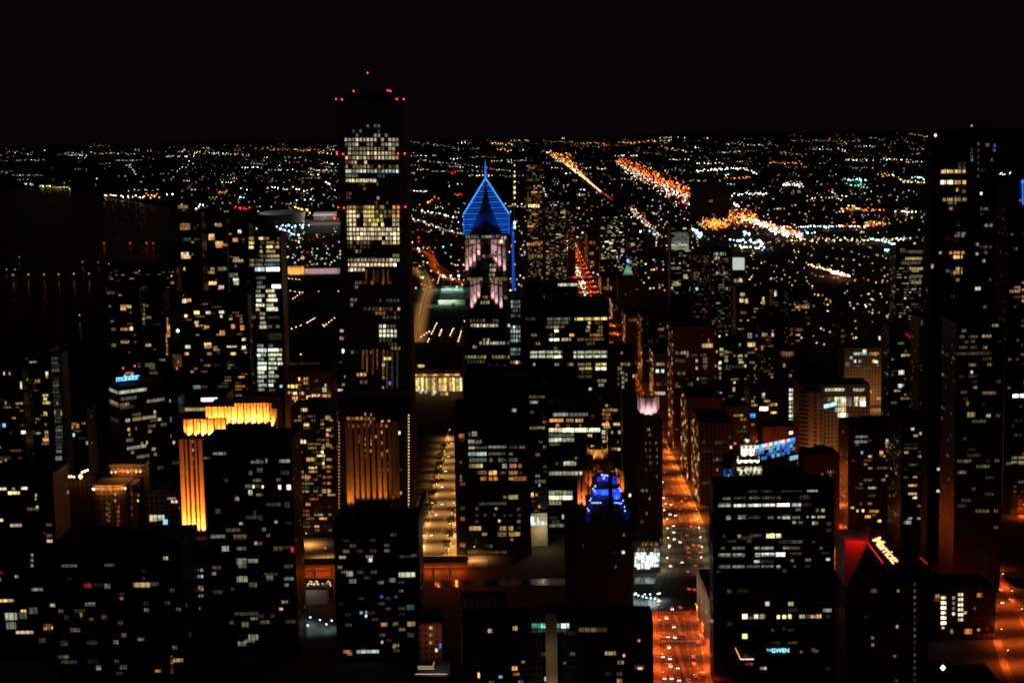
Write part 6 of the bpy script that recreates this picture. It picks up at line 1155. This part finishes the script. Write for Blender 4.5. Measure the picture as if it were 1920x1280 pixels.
for a in ((10, 285, 36, 284, 7, 'YYA', 4), (52, 289, 66, 289, 3, 'Y', 4), (168, 288, 260, 287, 16, 'YYNA', 4), (172, 274, 208, 274, 7, 'Y', 3), (240, 304, 255, 328, 9, 'C', 5), (272, 282, 290, 284, 4, 'Y', 3), (0, 322, 24, 322, 8, 'H', 3), (46, 344, 64, 348, 5, 'C', 4), (74, 348, 134, 353, 15, 'Y', 4), (195, 366, 302, 370, 18, 'WYN', 5), (240, 357, 300, 356, 8, 'N', 3), (275, 364, 300, 368, 7, 'O', 5), (312, 365, 326, 365, 2, 'C', 5),
          (330, 320, 365, 307, 6, 'CT', 4), (345, 282, 470, 292, 26, 'YYAW', 4), (406, 359, 430, 360, 5, 'O', 5), (448, 354, 470, 355, 2, 'C', 7), (449, 369, 460, 370, 3, 'T', 5), (440, 388, 470, 392, 8, 'R', 5), (370, 390, 384, 382, 5, 'C', 5), (480, 278, 640, 284, 28, 'YYAO', 4), (556, 282, 580, 281, 8, 'O', 5), (600, 305, 625, 308, 5, 'CRO', 5), (580, 318, 630, 320, 14, 'Y', 4), (485, 300, 640, 308, 16, 'CWO', 3), (500, 352, 590, 356, 12, 'CW', 5), (610, 342, 620, 343, 3, 'C', 5), (558, 376, 590, 376, 3, 'C', 6), (552, 388, 582, 397, 12, 'A', 5), (520, 425, 582, 423, 14, 'RKK', 5), (525, 427, 560, 440, 8, 'K', 5), (610, 404, 636, 414, 6, 'R', 5),
          (770, 264, 860, 278, 20, 'YWN', 3), (865, 264, 885, 264, 7, 'A', 4), (920, 268, 962, 270, 18, 'YA', 5), (935, 280, 960, 284, 8, 'YO', 5), (772, 358, 802, 360, 8, 'NC', 5), (800, 384, 818, 366, 6, 'RO', 5), (845, 326, 856, 322, 4, 'R', 7), (856, 364, 866, 365, 4, 'R', 6), (790, 395, 860, 408, 14, 'CN', 4), (780, 300, 960, 320, 30, 'CWN', 3), (770, 410, 870, 440, 30, 'CWNA', 3),
          (1054, 260, 1062, 262, 3, 'N', 5), (1055, 268, 1140, 268, 22, 'A', 4), (1170, 268, 1260, 263, 32, 'YAOA', 5), (1235, 276, 1300, 286, 18, 'NA', 4), (1300, 277, 1320, 278, 3, 'C', 6), (1360, 270, 1460, 273, 22, 'YWAC', 4), (1345, 286, 1390, 284, 10, 'C', 4), (1305, 322, 1345, 318, 14, 'C', 6), (1335, 318, 1395, 315, 22, 'CN', 6), (1395, 316, 1420, 326, 10, 'CN', 5), (1360, 328, 1370, 326, 4, 'T', 5), (1370, 364, 1440, 362, 14, 'C', 6), (1420, 361, 1428, 364, 3, 'A', 8), (1440, 304, 1505, 306, 14, 'OO', 5), (1468, 345, 1508, 349, 22, 'PW', 7), (1584, 336, 1625, 338, 14, 'CT', 6), (1588, 346, 1622, 347, 10, 'T', 4), (1645, 327, 1680, 330, 8, 'CO', 5), (1690, 338, 1740, 343, 14, 'Y', 5), (1714, 332, 1742, 335, 14, 'CT', 7), (1650, 298, 1710, 300, 10, 'ON', 5), (1480, 262, 1620, 264, 24, 'WCA', 3), (1570, 280, 1590, 285, 5, 'C', 6), (1700, 250, 1742, 256, 10, 'Y', 4), (1575, 392, 1660, 394, 18, 'O', 3), (1592, 385, 1606, 387, 4, 'A', 6), (1680, 397, 1720, 398, 8, 'NRA', 5), (1510, 375, 1640, 360, 14, 'W', 3), (1560, 358, 1576, 378, 8, 'N', 3),
          (1862, 325, 1920, 326, 12, 'C', 5), (1868, 345, 1895, 340, 14, 'C', 6), (1866, 363, 1886, 364, 6, 'O', 3), (1878, 384, 1884, 385, 3, 'C', 5),
          (1025, 286, 1044, 292, 8, 'A', 6), (1300, 430, 1318, 442, 16, 'K', 6), (1290, 420, 1312, 445, 12, 'KC', 4), (1395, 436, 1408, 438, 5, 'K', 6), (1374, 383, 1386, 386, 8, 'P', 7), (1370, 450, 1432, 455, 14, 'CK', 5), (1380, 460, 1432, 466, 10, 'YN', 4), (1425, 450, 1432, 464, 5, 'KC', 5), (1440, 430, 1480, 444, 8, 'CT', 5), (1630, 446, 1680, 458, 12, 'CT', 4), (1660, 470, 1668, 468, 4, 'K', 6)):
    line(*a)
# the two motorways: broad bands of head and tail lights
for k in range(420):
    f = rl.random(); x = 1026 + f * 100; y = 285 + f * 62 + f * f * 12; wd = 14 * (1 - f) ** 1.6 + 1.2; off = rl.gauss(0, 1); far(x + off * wd * .5 + (rl.random() ** 2) * 40 * (1 - f) ** 2, y + off * wd * .12, rl.choice('AYWO' if off < .1 else 'OORA'), rl.choice((2, 3, 4, 5)), 1.9)
line(1064, 308, 1130, 362, 40, 'TOTRK', 4, 1.6, .8, .5); line(1130, 362, 1150, 376, 10, 'OR', 3, 1.4, .6, .4); line(1015, 345, 1034, 392, 26, 'TKRO', 4, 1.3, .8, .8)
for k in range(640):
    f = rl.random(); x = 1158 + f * 138; y = 302 + f * 66; off = rl.gauss(0, 1); w_ = 8 + 10 * math.sin(min(1, f * 1.2) * math.pi * .6)
    c = rl.choice('OOORRA') if off < .25 else rl.choice('WWCPWRA'); far(x + rl.gauss(0, 3), y + off * w_ * .55, c, rl.choice((2, 3, 4, 5, 5)) if off < .25 else rl.choice((3, 4, 4, 5)), 1.5)
for k in range(220):
    f = rl.random(); far(1185 + f * 50 + rl.gauss(0, 4), 392 + f * 50 + rl.gauss(0, 3) , rl.choice('OTRWAK'), rl.choice((2, 3, 4)), 1.3) if rl.random() < .35 else None
for k in range(170):                                    # lamp-lit yard and the motorway running off to the right
    far(1341 + rl.gauss(0, 13), 418 + rl.gauss(0, 5), rl.choice('OAOAO'), rl.choice((2, 3, 4)), 1.4)
for k in range(170):
    far(rl.uniform(1366, 1420), rl.gauss(405 + 0, 8), rl.choice('OOA'), rl.choice((1, 2, 2, 3, 5)), 1.3)
for k in range(330):
    f = rl.random(); x = 1390 + f * 115; y = 407 + f * 36 + rl.gauss(0, 3.2); far(x, y, rl.choice('WAORRPC'), rl.choice((2, 3, 4, 5)), 1.4)
line(1470, 425, 1640, 424, 46, 'CWAKR', 5, 1.4); line(1480, 450, 1700, 448, 50, 'WCYA', 4, 1.3, 1.2, 2); line(1625, 416, 1660, 420, 30, 'A', 3, 1.6, 1, 2.5); line(1500, 435, 1530, 436, 8, 'BK', 5, 1.6)
line(1515, 496, 1560, 508, 18, 'AW', 4, 1.2); line(1555, 508, 1592, 518, 40, 'RWRO', 5, 1.2, 1.2, 1.4)
for k in range(240):                                    # traffic on the far end of the avenue
    y = 5200 - (5200 - 2700) * rl.random(); s = rl.choice((-9, -5, -2, 2, 5, 9)); p = Vector((122 + s, y, 1.2))
    FAR.setdefault((rl.choice('WCW' if s < 0 else 'RRO'), rl.choice((3, 4, 5))), []).append((p, .8))
for x, y in ((36, 482), (12, 505), (28, 505), (184, 492), (204, 495), (155, 491), (149, 591)): far(x, y, rl.choice('CWWN'), 2, .8)
for x in (195, 244, 275, 287): far(x, 456, 'R', 4, 1.0)
for _ in range(520):                                    # the fine dim scatter of houses and yards
    x = rl.uniform(985, 1740); y = hz(x) + 4 + rl.random() * 165; far(x, y, rl.choice('CWWNNYAAOT'), rl.choice((1, 1, 2, 2, 3)), 1.5)
for _ in range(240):
    x = rl.uniform(1290, 1740); y = rl.uniform(430, 650); far(x, y, rl.choice('WWNYAAO'), rl.choice((1, 2, 2, 3)), 1.1)
for _ in range(260):
    x = rl.uniform(340, 640); y = hz(x) + 4 + rl.random() * 120; far(x, y, rl.choice('CWWNYAO'), rl.choice((1, 1, 2, 2)), 1.5)
FARLIN = dict(O=(1, .2, .018), R=(1, .015, .008), A=(1, .42, .08))
FB = {1: .6, 2: 1.3, 3: 2.8, 4: 6, 5: 11, 6: 20, 7: 32, 8: 45, 9: 60}
mats, mb = [], MB()
for (c, k), ls in FAR.items():
    mb.k = len(mats); mats.append(glow(FARLIN.get(c, LIN[c]), FB.get(k, 14), 'far_lamp'))
    for p, r_ in ls: mb.octa(p, r_)
o = bpy.data.objects.new('distant_city_lights', mb.mesh('distant_city_lights', mats)); COL.objects.link(o); o['kind'] = 'stuff'
o['label'] = 'carpet of tiny lamps and traffic lights over the dark plain'
